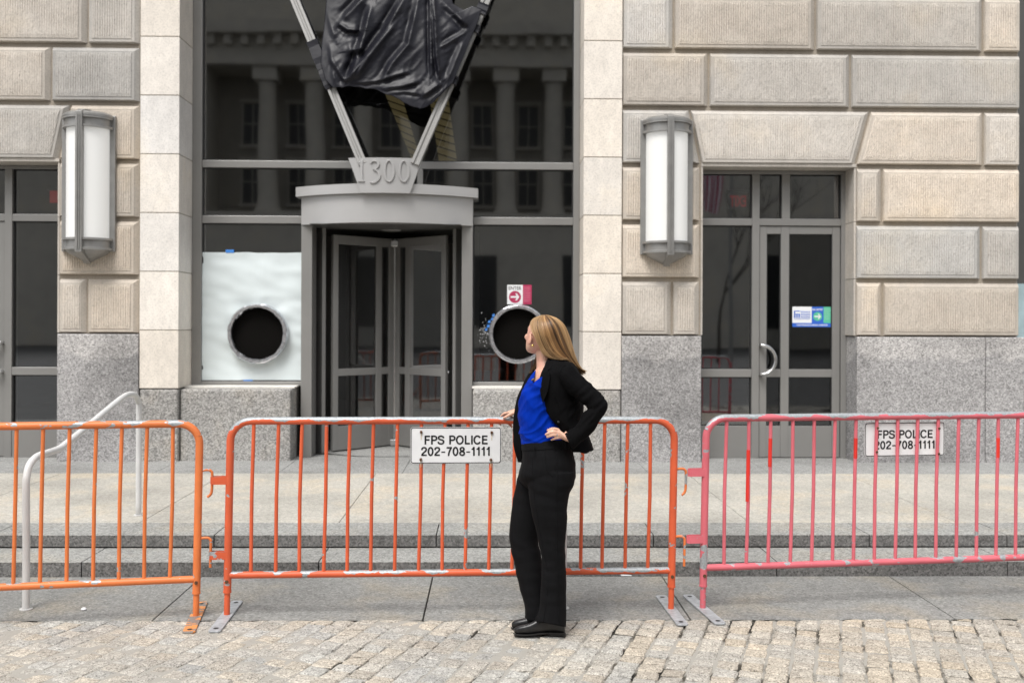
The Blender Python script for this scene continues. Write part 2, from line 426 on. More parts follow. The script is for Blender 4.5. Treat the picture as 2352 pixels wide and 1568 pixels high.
tag(setts().build('cobbled_paving', 'sett', None, smooth=False, tint=True), None, None, kind='structure')
g = MB()
NX, NY = 460, 120
for j in range(NY + 1):
    for i in range(NX + 1):
        x = -7 + 14 * i / NX; y = 2.0 + (Y_COB - .001 - 2.0) * j / NY
        g.v.append(Vector((x, y, min(-.0012, -.0075 + (.0035 if x < -.9 else .0012 if x < .2 else -.0005) + .0075 * mnoise.noise(Vector((x * 2.1, y * 2.1, 3))) + .006 * mnoise.noise(Vector((x * 8, y * 8, 7)))))))
for j in range(NY):
    for i in range(NX):
        a = j * (NX + 1) + i; g.face((a, a + 1, a + NX + 2, a + NX + 1))
tag(g.build('paving_joint_bed', 'mortar', None, smooth=True), None, None, kind='structure')

# ------------------------------------------------------------------ the stone building
X0 = -1.1565                               # axis of symmetry of the entrance
def PX(p, Y=YW): return (p - 1130) * Y / FPX
def mx(x, s): return x if s > 0 else 2 * X0 - x
bld = thing('stone_building', 'pale stone office building with rusticated blocks, glazed entrance and revolving door behind the barriers', 'building', (X0, YW, Z2))
def bb(mb, name, mat, **kw):
    """build a child of the building (world coordinates)"""
    par = kw.pop('parent', bld)
    o = mb.build(name, mat, par, **kw)
    o.matrix_parent_inverse = Matrix.Translation(-Vector(bld.location)) if par is bld else Matrix.Identity(4)
    return o
def inset(poly, d):
    n = len(poly); out = []
    for i in range(n):
        a, b, c = Vector(poly[i - 1]), Vector(poly[i]), Vector(poly[(i + 1) % n])
        e1 = (b - a).normalized(); e2 = (c - b).normalized()
        n1 = Vector((-e1.y, e1.x)); n2 = Vector((-e2.y, e2.x))
        k = d / max(.2, 1 + n1.dot(n2)); out.append(b + (n1 + n2) * k)
    return out
def zc(i): return 1.519 + .604 * i
rb = random.Random(11)
def block(mb, poly, s, wide=1.0):
    if s < 0: poly = [(mx(x, s), z) for x, z in poly][::-1]
    k = rb.uniform(.88, 1.10) * (.92 if s < 0 else 1); wm = rb.uniform(-.05, .05) + (.008 if s < 0 else 0)
    mb.cur = (k * (1 + wm), k, k * (1 - wm * 1.2))
    LV = [.055, .050, .035, .008, .0, .0, -.005]
    BT = [.003, .004, .006, .010, .014, .042, .046]; TP = [.003, .040, .044, .074, .084, .098, .102]
    RT = [.003, .010, .022, .056, .064, .090 * wide, .094 * wide]; LF = [.003, .005, .007, .012, .018, .046, .050]
    if max(p[0] for p in poly) > XD - .02 and s > 0: RT = LF
    def ins(k):
        n = len(poly); out = []; off = []
        for q in range(n):
            a, b = Vector(poly[q]), Vector(poly[(q + 1) % n]); e = (b - a).normalized(); nn = Vector((-e.y, e.x))
            d = BT[k] if nn.y > .8 else TP[k] if nn.y < -.8 else LF[k] if nn.x > 0 else RT[k]
            off.append((a + nn * d, e))
        for q in range(n):
            (p1, e1), (p2, e2) = off[q - 1], off[q]; det = e1.x * e2.y - e1.y * e2.x; w_ = p2 - p1
            out.append(p1 + e1 * ((w_.x * e2.y - w_.y * e2.x) / det))
        return out
    rg = [[(p.x, YW + y, p.y) for p in ins(k_)] for k_, y in enumerate(LV)]
    o = len(mb.v)
    for r_ in rg: mb.v.extend(Vector(p) for p in r_)
    for a in range(len(rg) - 1):
        mb.m = 0
        for i in range(4):
            j = (i + 1) % 4; mb.face((o + a * 4 + i, o + a * 4 + j, o + (a + 1) * 4 + j, o + (a + 1) * 4 + i))
    mb.m = 1; q = o + (len(rg) - 1) * 4
    # the tooled field: vertical ribs cut in the stone, worn and chipped
    P = [mb.v[q + i].copy() for i in range(4)]
    if s < 0: P = [P[2], P[3], P[0], P[1]]
    hgt = P[3].z - P[0].z; full = P[0].z < 5.3
    nu = max(4, int((P[1] - P[0]).length / .00625)) if full else 8; nv = max(3, int(hgt / .036)); o2 = len(mb.v)
    rough_ = rb.uniform(.15, .75); seed = rb.uniform(0, 50)
    for a in range(nv + 1):
        for b in range(nu + 1):
            p = (P[0].lerp(P[1], b / nu)).lerp(P[3].lerp(P[2], b / nu), a / nv)
            if 0 < a < nv and 0 < b < nu:
                nz = mnoise.noise(Vector((p.x * 3, seed, p.z * 3))); k_ = max(.1, min(1, 1.1 - rough_ + nz * .9))
                p.y -= .0035 + k_ * .0042 * math.cos(2 * math.pi * p.x / .025) + .0022 * mnoise.noise(Vector((p.x * 60, seed, p.z * 24))) * (1.3 - k_) + .0025 * mnoise.noise(Vector((p.x * 9, seed, p.z * 9)))
            mb.v.append(p)
    for a in range(nv):
        for b in range(nu):
            i = o2 + a * (nu + 1) + b; mb.face((i, i + 1, i + nu + 2, i + nu + 1))
XA, XB, XC, XD = PX(1428), PX(1612), PX(1973), PX(2355)      # pier edges and corner
def rect(a, b, i): return [(a, zc(i)), (b, zc(i)), (b, zc(i + 1)), (a, zc(i + 1))]
TOP = 11
XFAR = XD
for s in (1, -1):
    mb = MB(); E = 2355
    rows = [[(1428, 1547, 1612), (1973, 2037, E)], [(1428, 1612), (1973, 2268, E)], [(1428, 1612), (1973, 2035, E)]]
    for i, parts in enumerate(rows):
        for xs in parts:
            for a, b in zip(xs[:-1], xs[1:]): block(mb, rect(PX(a), PX(b), i), s, .8 if b - a < 80 else 1)
    z3, z4 = zc(3), zc(4)
    for (b0, b1, t0, t1) in ((1428, 1612, 1428, 1584), (1612, 1973, 1584, 2009), (1973, 2272, 2009, 2272), (2272, E, 2272, E)):
        block(mb, [(PX(b0), z3), (PX(b1), z3), (PX(t1), z4), (PX(t0), z4)], s, .8 if b1 - b0 < 80 else 1)
    for i in range(4, TOP):
        xs = (1428, 1630, 1960, E) if i % 2 == 0 else (1428, 1548, 1878, 2270, E)
        for a, b in zip(xs[:-1], xs[1:]): block(mb, rect(PX(a), PX(b), i), s, .8 if b - a < 80 else 1)
    mb.m = 2; mb.cur = (1, 1, 1); yb = YW + .042
    for (a, b, z0, z1) in ((XA, XB, 1.515, zc(3) - .002), (XC, XD - .02, 1.515, zc(3) - .002), (XA, XD - .02, zc(3), zc(TOP))):
        mb.box(mx(a, s), mx(b, s), yb, yb + .52, z0, z1)
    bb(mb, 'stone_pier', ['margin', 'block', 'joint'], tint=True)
    # smooth jambs and lintel soffit of the side entrance
    j = MB(); t = .03
    for i in range(3):
        for (a, b) in ((XB + .001, XB + .02), (XC - .02, XC - .001)):
            k = rb.uniform(.94, 1.06); j.cur = (k, k, k)
            j.box(mx(a, s), mx(b, s), YW + .03, YW + .29, zc(i) + .003, zc(i + 1) - (.003 if i < 2 else .03))
    j.box(mx(XB + .001, s), mx(XC - .001, s), YW + .02, YW + .29, zc(3) - .027, zc(3) + .006)
    bb(j, 'jamb', 'margin', tint=True)
    # granite base
    gb = MB(); y0 = YW - .022
    for (a, b) in ((XA + .003, XB), (XC, PX(2273) - .003), (PX(2273) + .003, XD + .04)):
        gb = MB(); gb.box(mx(a, s), mx(b, s), y0, YW + .5, Z2 - .06, 1.508); bb(gb, 'granite_base', 'granite', bevel=.008)
    # pilaster of pale limestone
    pl = MB(); XP0 = .957
    for k in range(-1, 14):
        z0 = max(.938 + .612 * k, .941); z1 = .938 + .612 * (k + 1)
        if z1 <= z0: continue
        q = rb.uniform(.93, 1.04); wm = rb.uniform(-.01, .045); pl.cur = (q * (1 + wm), q * (1 - .01), q * (1 - wm * 1.5))
        pl.box(mx(XP0, s), mx(XA - .002, s), YW - .004, 10.96, z0 + .0042, z1 - .0042)
    pl.cur = (.36, .32, .27); pl.box(mx(XP0 + .006, s), mx(XA - .004, s), YW + .004, 10.955, .95, 9.4)
    bb(pl, 'pilaster', 'pilaster', tint=True, bevel=.004)
    lw = MB(); lw.box(mx(XP0 + .004, s), mx(XA - .003, s), YW - .006, 10.95, Z2 - .06, .936)
    lw.box(mx(XP0 - .004, s), mx(-.20, s), YW + .045, 11.02, Z2 - .06, .934)
    bb(lw, 'low_granite_wall', 'granite_low', bevel=.022)
    sl_ = MB(); sl_.box(mx(XP0 - .002, s), mx(-.21, s), YW + .20, 11.0, .9355, .952)
    bb(sl_, 'window_sill', 'pilaster', tint=True)
# ---- side of the building beyond its right corner
sw = MB(); sw.cur = (.8, .8, .82); sw.box(XD - .03, XD + .0, YW + .06, 16, Z2 - .05, 8); bb(sw, 'return_wall', 'margin', tint=True)
sb = thing('set_back_wing', 'dark set-back wing with pale blue hoarding, in the sliver past the right building corner', 'building', (8, 14, Z2))
o = MB().box(-2.4, 4, 0, .4, 0, 7.5).build('wall', 'metal_dark', sb); o = MB().box(-2.4, 4, -.06, -.01, .6, 2.03).build('hoarding', plain('pale_blue_board', (.42, .55, .58), .6), sb)

# ---- main window frame
YF, YG = 10.90, 10.945
def fz(py, px=894, Y=YF): return pt(px, py, Y).z
ZT1, ZT1b = fz(370.5), fz(387); ZT2, ZT2b = fz(497), fz(514.5); ZS, ZSb = fz(876.5), fz(887)
FR = MB(); FL, FRr = mx(.957, -1) + .002, .957 - .002
FR.box(FL, FL + .104, YF, YF + .12, ZSb, 8.4); FR.box(FRr - .068, FRr, YF, YF + .12, ZSb, 8.4)
PL0, PL1, PR0, PR1 = PX(693, 10.79), PX(718, 10.79), PX(1060, 10.79), PX(1085, 10.79)
FR.box(FL + .104, FRr - .068, YF + .012, YF + .11, ZT1b, ZT1)
for (a, b) in ((FL + .104, PL0 - .002), (PR1 + .002, FRr - .068)):
    FR.box(a, b, YF + .012, YF + .11, ZT2b, ZT2); FR.box(a, b, YF + .004, YF + .11, ZSb, ZS)
FR.box(PX(957, YF), PX(970, YF), YF + .014, YF + .10, ZT2, ZT1b)
bb(FR, 'window_frame', 'metal', bevel=.005)
# dark gaskets just inside each light of the frame
def gasket_rect(mb, a, b, z0, z1, y, t=.012):
    mb.box(a, b, y, y + .012, z1 - t, z1); mb.box(a, b, y, y + .012, z0, z0 + t)
    mb.box(a, a + t, y + .001, y + .013, z0 + t, z1 - t); mb.box(b - t, b, y + .001, y + .013, z0 + t, z1 - t)
gk = MB(); lights = [(FL + .104, FRr - .068, ZT1, 8.4), (FL + .104, FRr - .068, ZT2, ZT1b), (FL + .104, PL0 - .002, ZS, ZT2b), (PR1 + .002, FRr - .068, ZS, ZT2b)]
for (a, b, z0, z1) in lights: gasket_rect(gk, a + .001, b - .001, z0 + .001, z1 - .001, YF + .03)
bb(gk, 'window_gasket', 'gasket')
for (a, b, z0, z1) in lights:
    p = MB(); p.add([(a, YG, z0), (b, YG, z0), (b, YG, z1), (a, YG, z1)], [(0, 1, 2, 3)]); bb(p, 'window_pane', 'glass')
hd = MB(); hd.box(FL, FRr, YF, 11.3, 8.4, 9.5); bb(hd, 'window_head', 'pilaster', tint=True)

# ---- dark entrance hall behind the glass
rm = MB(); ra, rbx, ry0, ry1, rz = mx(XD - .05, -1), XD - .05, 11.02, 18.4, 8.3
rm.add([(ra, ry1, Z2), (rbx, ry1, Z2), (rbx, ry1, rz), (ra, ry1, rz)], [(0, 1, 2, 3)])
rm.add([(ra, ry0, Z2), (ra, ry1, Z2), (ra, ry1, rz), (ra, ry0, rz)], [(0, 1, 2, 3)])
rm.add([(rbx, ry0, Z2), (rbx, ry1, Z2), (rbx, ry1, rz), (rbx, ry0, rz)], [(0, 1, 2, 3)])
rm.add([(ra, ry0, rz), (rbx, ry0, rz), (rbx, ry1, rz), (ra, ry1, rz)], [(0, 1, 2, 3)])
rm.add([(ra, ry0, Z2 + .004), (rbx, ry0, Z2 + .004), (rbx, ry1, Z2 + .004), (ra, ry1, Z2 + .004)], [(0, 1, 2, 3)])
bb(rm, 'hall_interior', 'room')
# golden stair louvres inside, glimpsed below the black sheet; lamplight painted in as glow
for (a0, a1, b0, b1, y0, y1) in ((884, 925, 948, 972, 215, 372), (985, 1030, 1008, 1052, 215, 372)):
    lv = MB(); YL = 12.4; n = 9
    for k in range(n):
        t0, t1 = k / n, (k + .78) / n
        q = []
        for (t, d) in ((t0, 0), (t1, .03)):
            xa = a0 + (b0 - a0) * t; xb = a1 + (b1 - a1) * t; y = y0 + (y1 - y0) * t
            q.append((pt(xa, y, YL + d), pt(xb, y + 14, YL + d)))
        lv.add([q[0][0], q[0][1], q[1][1], q[1][0]], [(0, 1, 2, 3)])
        lv.add([q[0][0] + Vector((0, .02, 0)), q[0][1] + Vector((0, .02, 0)), q[1][1] + Vector((0, .02, 0)), q[1][0] + Vector((0, .02, 0))], [(3, 2, 1, 0)])
    bb(lv, 'stair_louvre', 'louvre')

# ---- revolving door with its drum, canopy and number plaque
RC = -1.137
fs = MB(); ZF0, ZF1, ZR = pt(890, 516, 10.7).z, pt(890, 452, 10.7).z, pt(890, 430, 10.7).z
def sag(x, half, s): return s * (1 - ((x - RC) / half) ** 2)
def curved(mb, half, yb, sg, z0, z1, thick, n=40, back=None):
    f = []; 
    for i in range(n + 1):
        x = RC - half + 2 * half * i / n; f.append((x, yb - sag(x, half, sg)))
    bk = [(x, (y + thick) if back is None else back) for x, y in f]
    for (lo, hi) in ((z0, z1),):
        o = len(mb.v)
        for (x, y), (x2, y2) in zip(f, bk): mb.v.extend([Vector((x, y, lo)), Vector((x, y, hi)), Vector((x2, y2, lo)), Vector((x2, y2, hi))])
        for i in range(n):
            a = o + i * 4; c = a + 4
            mb.face((a, c, c + 1, a + 1)); mb.face((a + 2, a + 3, c + 3, c + 2)); mb.face((a + 1, c + 1, c + 3, a + 3)); mb.face((a, a + 2, c + 2, c))
        mb.face((o, o + 1, o + 3, o + 2)); e = o + n * 4; mb.face((e, e + 2, e + 3, e + 1))
HALF = (PR1 - PL0) / 2
curved(fs, HALF, 10.79, .35, ZF0, ZF1, .06, back=11.06)
rev = bb(fs, 'revolving_door', 'metal_light', smooth=40)
def rv(mb, name, mat, **kw):
    o = mb.build(name, mat, rev, **kw); o.matrix_parent_inverse = Matrix.Translation(-Vector((0, 0, 0))); return o
cn = MB(); curved(cn, (PX(1097, 10.75) - PX(680, 10.75)) / 2, 10.76, .36, ZF1 + .002, ZR, .12, back=10.98); rv(cn, 'canopy_rim', 'metal_light', smooth=40)
for (a, b) in ((PL0, PL1), (PR0, PR1)):
    p = MB(); p.box(a, b, 10.79, 11.06, Z2, ZF0 - .002); rv(p, 'door_post', 'metal', bevel=.006)
DC = Vector((-1.145, 11.75, 0)); DR = .95
for a0, a1 in ((R(142), R(222)), (R(-42), R(38))):     # curved drum sides
    d = MB(); pts = arc((DC.x, DC.y), DR, a0, a1, 14); pts2 = arc((DC.x, DC.y), DR + .045, a0, a1, 14)
    d.rings([[(x, y, Z2 + .002), (x, y, ZF0), (x2, y2, ZF0), (x2, y2, Z2 + .002)] for (x, y), (x2, y2) in zip(pts, pts2)]); rv(d, 'drum_wall', 'metal', smooth=40)
ce = MB(); ce.lathe([(.001, ZF0 + .012), (DR + .03, ZF0 + .012), (DR + .03, ZF0 + .09), (.001, ZF0 + .09)], (DC.x, DC.y), 40); rv(ce, 'drum_ceiling', 'metal_dark')
cb = MB(); cb.box(PL1 + .002, PR0 - .002, 10.60, 11.2, ZF0 - .006, ZF0 - .001); rv(cb, 'canopy_soffit', 'metal_dark')
dl = MB(); dl.lathe([(.001, ZF0 - .012), (.10, ZF0 - .012), (.12, ZF0 + .010)], (DC.x, DC.y - .45), 24); rv(dl, 'ceiling_light', 'metal')
mt_ = MB(); mt_.lathe([(.001, Z2 + .006), (DR, Z2 + .006)], (DC.x, DC.y), 40); rv(mt_, 'drum_floor', 'border')
for k, ang in enumerate((R(223.5), R(316.5), R(43), R(137))):
    L = .88; z0, z1 = Z2 + .02, 2.615; zm0, zm1, zk = pt(840, 861, 11.4).z, pt(840, 845, 11.4).z, pt(840, 975, 11.35).z
    Rm = Matrix.Translation(DC) @ Matrix.Rotation(ang, 4, 'Z')
    fr = MB(); ty = .022
    xs = [(.02, .10), (.205, .285), (L - .07, L)]
    for a, b in xs: fr.box(a, b, -ty, ty, z0, z1)
    for a, b in ((.10, .205), (.285, L - .07)):
        fr.box(a, b, -ty + .002, ty - .002, z1 - .10, z1); fr.box(a, b, -ty + .002, ty - .002, zm0, zm1); fr.box(a, b, -ty + .002, ty - .002, z0, zk)
    fr.v = [Rm @ p for p in fr.v]; rv(fr, 'door_wing', 'metal', bevel=.004)
    pn = MB()
    for a, b in ((.10, .205), (.285, L - .07)):
        for c, d in ((zk, zm0), (zm1, z1 - .10)):
            pn.add([(a, 0, c), (b, 0, c), (b, 0, d), (a, 0, d)], [(0, 1, 2, 3)])
    pn.v = [Rm @ p for p in pn.v]; rv(pn, 'wing_pane', 'glass_dark')
    if k == 1:
        pb = MB(); zb = pt(970, 854, 11.3).z
        pb.tube([(.06, .075, zb), (L - .03, .075, zb)], .016, 10); pb.tube([(.08, .02, zb), (.08, .075, zb)], .012, 8); pb.tube([(L - .05, .02, zb), (L - .05, .075, zb)], .012, 8)
        pb.v = [Rm @ p for p in pb.v]; rv(pb, 'push_bar', 'steel', smooth=True)
piv = MB()
piv.tube([DC + Vector((0, -.03, Z2 + .02)), DC + Vector((0, -.03, 2.62))], .013, 10)
for z in (Z2 + .05, 2.56):
    piv.box(DC.x - .10, DC.x + .10, DC.y - .07, DC.y - .02, z - .015, z + .015); piv.box(DC.x - .04, DC.x + .04, DC.y - .08, DC.y - .015, z - .035, z + .035)
rv(piv, 'pivot', 'steel', bevel=.004)
# number plaque
pq = MB(); n = 24; YP = 10.372
def pq_y(x): return YP + ((x - RC) ** 2) / (2 * 1.5)
zt, zb_ = pt(883, 362, YP).z, pt(883, 443, YP).z
rows = []
for k in range(9):
    t = k / 8; z = zt + (zb_ - zt) * t; xl = PX(798 + 30 * t, YP); xr = PX(968 - 28 * t, YP); fr_ = []; bk_ = []
    for i in range(n + 1):
        x = xl + (xr - xl) * i / n; fr_.append((x, pq_y(x), z)); bk_.append((x, pq_y(x) + .05, z))
    rows.append(fr_ + bk_[::-1])
pq.rings(rows); pl_o = rv(pq, 'number_plaque', 'metal_light', smooth=35)
def digit_curve(polys, name):
    """filled outline digit standing proud of the plaque; polys: list of closed (x,z) loops, holes included"""
    cu = bpy.data.curves.new(name, 'CURVE'); cu.dimensions = '2D'; cu.fill_mode = 'BOTH'; cu.extrude = .007; cu.bevel_depth = .002; cu.bevel_resolution = 1
    for lp in polys:
        sp = cu.splines.new('POLY'); sp.points.add(len(lp) - 1); sp.use_cyclic_u = True
        for p, q in zip(sp.points, lp): p.co = (q[0], q[1], 0, 1)
    o = bpy.data.objects.new(name, cu); col.objects.link(o)
    dg = bpy.context.evaluated_depsgraph_get(); me = bpy.data.meshes.new_from_object(o.evaluated_get(dg)); bpy.data.objects.remove(o)
    return me
def ell(cx, cz, a, b, n=40): return [(cx + a * math.cos(2 * math.pi * i / n), cz + b * math.sin(2 * math.pi * i / n)) for i in range(n)]
def stroke(path, wid):
    P = [Vector(p) for p in path]; l, r_ = [], []
    for i, p in enumerate(P):
        d = (P[min(i + 1, len(P) - 1)] - P[max(i - 1, 0)]).normalized(); nn = Vector((-d.y, d.x)) * (wid[i] if hasattr(wid, '__len__') else wid) / 2
        l.append(p + nn); r_.append(p - nn)
    return [tuple(p) for p in l + r_[::-1]]
one = [[(-.014, 0), (.052, 0), (.052, .007), (.030, .016), (.030, .222), (.024, .222), (-.016, .200), (-.016, .193), (.008, .196), (.008, .016), (-.014, .007)]]
zero = [ell(.058, .109, .058, .113), ell(.058, .109, .036, .105)[::-1]]
tp = crom([(.004, .19), (.022, .212), (.050, .218), (.078, .202), (.082, .172), (.066, .142), (.036, .124), (.034, .122), (.070, .112), (.092, .080), (.092, .045), (.070, .010), (.032, -.012), (.0, -.006)], 5)
nw = len(tp); wd = [.007 + .016 * abs(math.sin(math.pi * 2 * (i / (nw - 1)))) ** 1.2 for i in range(nw)]
three = [stroke([(p.x, p.y) for p in tp], wd)]
for nm, lp, px in (('digit', one, 825), ('digit', three, 850), ('digit', zero, 880), ('digit', zero, 914)):
    me = digit_curve(lp, nm); x0 = PX(px, YP); zb2 = pt(883, 417, YP).z
    for v in me.vertices:
        x = x0 + v.co.x; v.co = Vector((x, pq_y(x) - .006 - v.co.z, zb2 + v.co.y))
    me.materials.clear(); me.materials.append(M['metal_light']); ob = bpy.data.objects.new(nm, me); col.objects.link(ob); ob.parent = rev
# slanting struts that rise from the plaque
for (p0, p1) in ((829, 677), (958, 1117)):
    st = MB(); YS = 10.42; a = pt(p0, 366, YS); b = pt(p1, 0, 10.76); d = (b - a); b2 = a + d * 1.28; a = a - d * .03
    ax = d.normalized(); sd_ = ax.cross(Vector((0, 1, 0))).normalized()
    prof = [(-.046, -.03), (-.046, .06), (.046, .06), (.046, -.03), (.016, -.03), (.010, -.016), (-.010, -.016), (-.016, -.03)]
    st.rings([[q + sd_ * u + Vector((0, 1, 0)) * v for u, v in prof] for q in (a, b2)]); bb(st, 'strut', 'strut', bevel=.003)

# ---- side entrances (right one, and its mirror image on the left)
YB = 10.745
def bx(p): return PX(p, YB)
for s in (1, -1):
    ZH, ZHb = zc(3) - .03, fz(400, 1780, YB); za, zb3 = fz(502, 1780, YB), fz(518, 1780, YB); zm0, zm1 = fz(866, 1780, YB), fz(848, 1780, YB); zk = fz(978, 1780, YB)
    f = MB()
    J0 = XB + .002; J1 = XC - .002; m0, m1 = bx(1730), bx(1747); r0 = bx(1937)
    f.box(mx(J0, s), mx(bx(1613), s), YB, YB + .14, Z2, ZHb); f.box(mx(m0, s), mx(m1, s), YB, YB + .14, Z2, ZHb); f.box(mx(r0, s), mx(J1, s), YB, YB + .14, Z2, ZHb)
    f.box(mx(J0, s), mx(J1, s), YB - .001, YB + .14, ZHb, ZH)
    for a, b in ((bx(1613), m0), (m1, r0)): f.box(mx(a, s), mx(b, s), YB + .004, YB + .13, zb3, za)
    f.box(mx(bx(1799), s), mx(bx(1818), s), YB + .006, YB + .13, za, ZHb)
    f.box(mx(bx(1613), s), mx(m0, s), YB + .004, YB + .13, zm0, zm1); f.box(mx(bx(1613), s), mx(m0, s), YB + .008, YB + .13, Z2, zk)
    bb(f, 'entrance_frame', 'metal', bevel=.004)
    gk = MB(); pn = []
    for (a, b, c, d) in ((bx(1613), m0, za, ZHb), (m1, bx(1799), za, ZHb), (bx(1818), r0, za, ZHb), (bx(1613), m0, zm1, zb3), (bx(1613), m0, zk, zm0)):
        a, b = sorted((mx(a, s), mx(b, s))); gasket_rect(gk, a + .001, b - .001, c + .001, d - .001, YB + .03, .010); pn.append((a, b, c, d))
    bb(gk, 'window_gasket', 'gasket')
    for (a, b, c, d) in pn:
        p = MB(); p.add([(a, YB + .05, c), (b, YB + .05, c), (b, YB + .05, d), (a, YB + .05, d)], [(0, 1, 2, 3)]); bb(p, 'window_pane', 'glass')
    d = MB(); e0, e1 = m1 + .006, r0 - .006; zt_ = zb3 - .006; zl = fz(537, 1780, YB); yd = YB + .018
    for a, b in ((e0, bx(1765)), (bx(1798), bx(1817)), (bx(1918), e1)): d.box(mx(a, s), mx(b, s), yd, yd + .06, Z2 + .008, zt_)
    for a, b in ((bx(1765), bx(1798)), (bx(1817), bx(1918))):
        for c, g_ in ((zl, zt_), (zm0, zm1), (Z2 + .008, zk)): d.box(mx(a, s), mx(b, s), yd + .003, yd + .057, c, g_)
    door = bb(d, 'door', 'metal', bevel=.004)
    gk = MB()
    for a, b in ((bx(1765), bx(1798)), (bx(1817), bx(1918))):
        for c, g_ in ((zm1, zl), (zk, zm0)):
            a_, b_ = sorted((mx(a, s), mx(b, s))); p = MB(); p.add([(a_, yd + .03, c), (b_, yd + .03, c), (b_, yd + .03, g_), (a_, yd + .03, g_)], [(0, 1, 2, 3)])
            p.build('door_pane', 'glass_dark', door); gasket_rect(gk, a_ + .001, b_ - .001, c + .001, g_ - .001, yd + .012, .009)
    gk.build('gasket', 'gasket', door)
    bk = MB(); bk.box(mx(m1, s), mx(r0, s), yd + .061, yd + .07, Z2, Z2 + .02); bk.build('threshold', 'gasket', door)
    h = MB(); hc = (bx(1751), fz(826, 1751, YB)); rr_ = .155
    pts = [(mx(hc[0], s), yd, hc[1] + rr_)] + [(mx(hc[0] + rr_ * .93 * math.cos(t), s), yd - .075, hc[1] + rr_ * math.sin(t)) for t in [R(90 - 180 * i / 22) for i in range(23)]] + [(mx(hc[0], s), yd, hc[1] - rr_)]
    h.tube(pts, .020, 10); h.build('handle', 'steel', door, smooth=50)

# ------------------------------------------------------------------ lamps on the piers
def wall_lamp(cx, label):
    z0, z1, zg0, zg1, zb = 2.30, 3.76, fz(553, 1535, 10.25), fz(302, 1535, 10.25), fz(580, 1535, 10.25)
    zt0 = fz(276, 1535, 10.25); ztip, zap = fz(608, 1535, 10.25), fz(256, 1535, 10.2)
    t = thing('wall_lamp', label, 'wall lamp', (cx, YW, zg0), 0, 'tall wall lamps beside the entrance'); c = (0, -.02); Rr = .245
    def P(mb, name, mat, **kw):
        mb.v = [p - Vector((0, 0, zg0)) for p in mb.v]; return mb.build(name, mat, t, **kw)
    A0, A1 = R(180), R(360)
    g_ = MB(); g_.lathe([(Rr - .025, zg0), (Rr - .025, zg1)], c, 32, A0, A1); P(g_, 'glass_tube', 'lampglass', smooth=True)
    for (a, b, nm) in ((zg1, zt0, 'upper_band'), (zb, zg0, 'lower_band')):
        m_ = MB(); q = .022
        m_.lathe([(.02, a), (Rr + .012, a), (Rr + .012, a + q), (Rr - .012, a + q + .004), (Rr - .012, b - q - .004), (Rr + .012, b - q), (Rr + .012, b), (.02, b)], c, 32, A0, A1)
        P(m_, nm, 'lampmetal', smooth=30)
    m_ = MB(); m_.lathe([(Rr + .016, zt0), (Rr + .016, zt0 + .02), (Rr - .02, zt0 + .045), (.01, zap)], c, 32, A0, A1); P(m_, 'cap', 'lampmetal', smooth=30)
    m_ = MB(); m_.lathe([(.01, ztip), (Rr - .05, zb - .035), (Rr - .02, zb)], c, 32, A0, A1); P(m_, 'bottom_cone', 'lampmetal', smooth=30)
    for ang, wd_ in ((R(270), .034), (R(180.5), .02), (R(359.5), .02), (R(225), 0), (R(315), 0)):
        if not wd_: continue
        m_ = MB(); dx, dy = math.cos(ang), math.sin(ang); nx_, ny_ = -dy, dx
        r0_, r1_ = Rr - .03, Rr + .03
        prof = [(r0_, zb - .01), (r1_, zb - .01), (r1_, zt0 + .03), (r0_, zt0 + .03)]
        if wd_ > .03: prof = [(.03, ztip - .012), (r0_, zb - .05), (r1_, zb - .03), (r1_, zt0 + .03), (r0_ - .02, zt0 + .065), (.03, zap + .012), (.03, zap - .05), (r0_, zt0 + .01), (r0_, zb), (.03, ztip + .05)]
        m_.rings([[(c[0] + dx * r_ + nx_ * o_, c[1] + dy * r_ + ny_ * o_, z) for r_, z in prof] for o_ in (-wd_, wd_)]); P(m_, 'fin', 'lampmetal', bevel=.004)
        if wd_ > .03:
            m_ = MB(); rr1 = r1_ + .002
            for o_ in (-.010, .010): m_.rings([[(c[0] + dx * r_ + nx_ * (o_ + e), c[1] + dy * r_ + ny_ * (o_ + e), z) for r_, z in ((rr1 - .004, zb), (rr1 + .008, zb), (rr1 + .008, zt0), (rr1 - .004, zt0))] for e in (-.005, .005)])
            P(m_, 'fin_bead', 'lampmetal')
    bk_ = MB(); bk_.box(-.17, .17, -.03, .03, zb + .02, zt0 - .02); P(bk_, 'back_plate', 'lampmetal')
wall_lamp(PX(1535, YW - .1) - .006, 'tall lit wall lamp on the pier beside the glass door with blue sign')
wall_lamp(mx(PX(1535, YW - .1) - .006, -1) - .052, 'tall lit wall lamp on the stone pier above the white handrail')

# ------------------------------------------------------------------ things on the glass
sh = MB(); YPp = YG - .012; nx_, nz_ = 44, 54
a, b = pt(464.5, 740, YPp).x, PL0 - .006; zt_, zb_ = pt(580, 580, YPp).z, pt(580, 873, YPp).z
dcx, dcz = pt(595, 766, YPp).x, pt(595, 766, YPp).z
for j in range(nz_ + 1):
    for i in range(nx_ + 1):
        x = a + (b - a) * i / nx_; z = zb_ + (zt_ - zb_) * j / nz_; p = Vector((x, 0, z))
        y = YPp + .016 * mnoise.noise(p * 2.2 + Vector((3, 0, 0))) + .0025 * mnoise.noise(Vector((x * 1.5, 7, z * 16))) + .009 * mnoise.noise(Vector((x * 3 + z * 9, 2, z * 3 - x * 4)))
        y -= .006 * math.exp(-((i / nx_ - .575) / .012) ** 2)
        dd = math.hypot(x - dcx, z - dcz); y += .010 * math.sin(math.atan2(z - dcz, x - dcx) * 7) * math.exp(-((dd - .32) / .12) ** 2)
        if j == nz_: z += .008 * mnoise.noise(Vector((x * 5, 1, 1)))
        sh.v.append(Vector((x, min(y, YG - .003) - .004, z)))
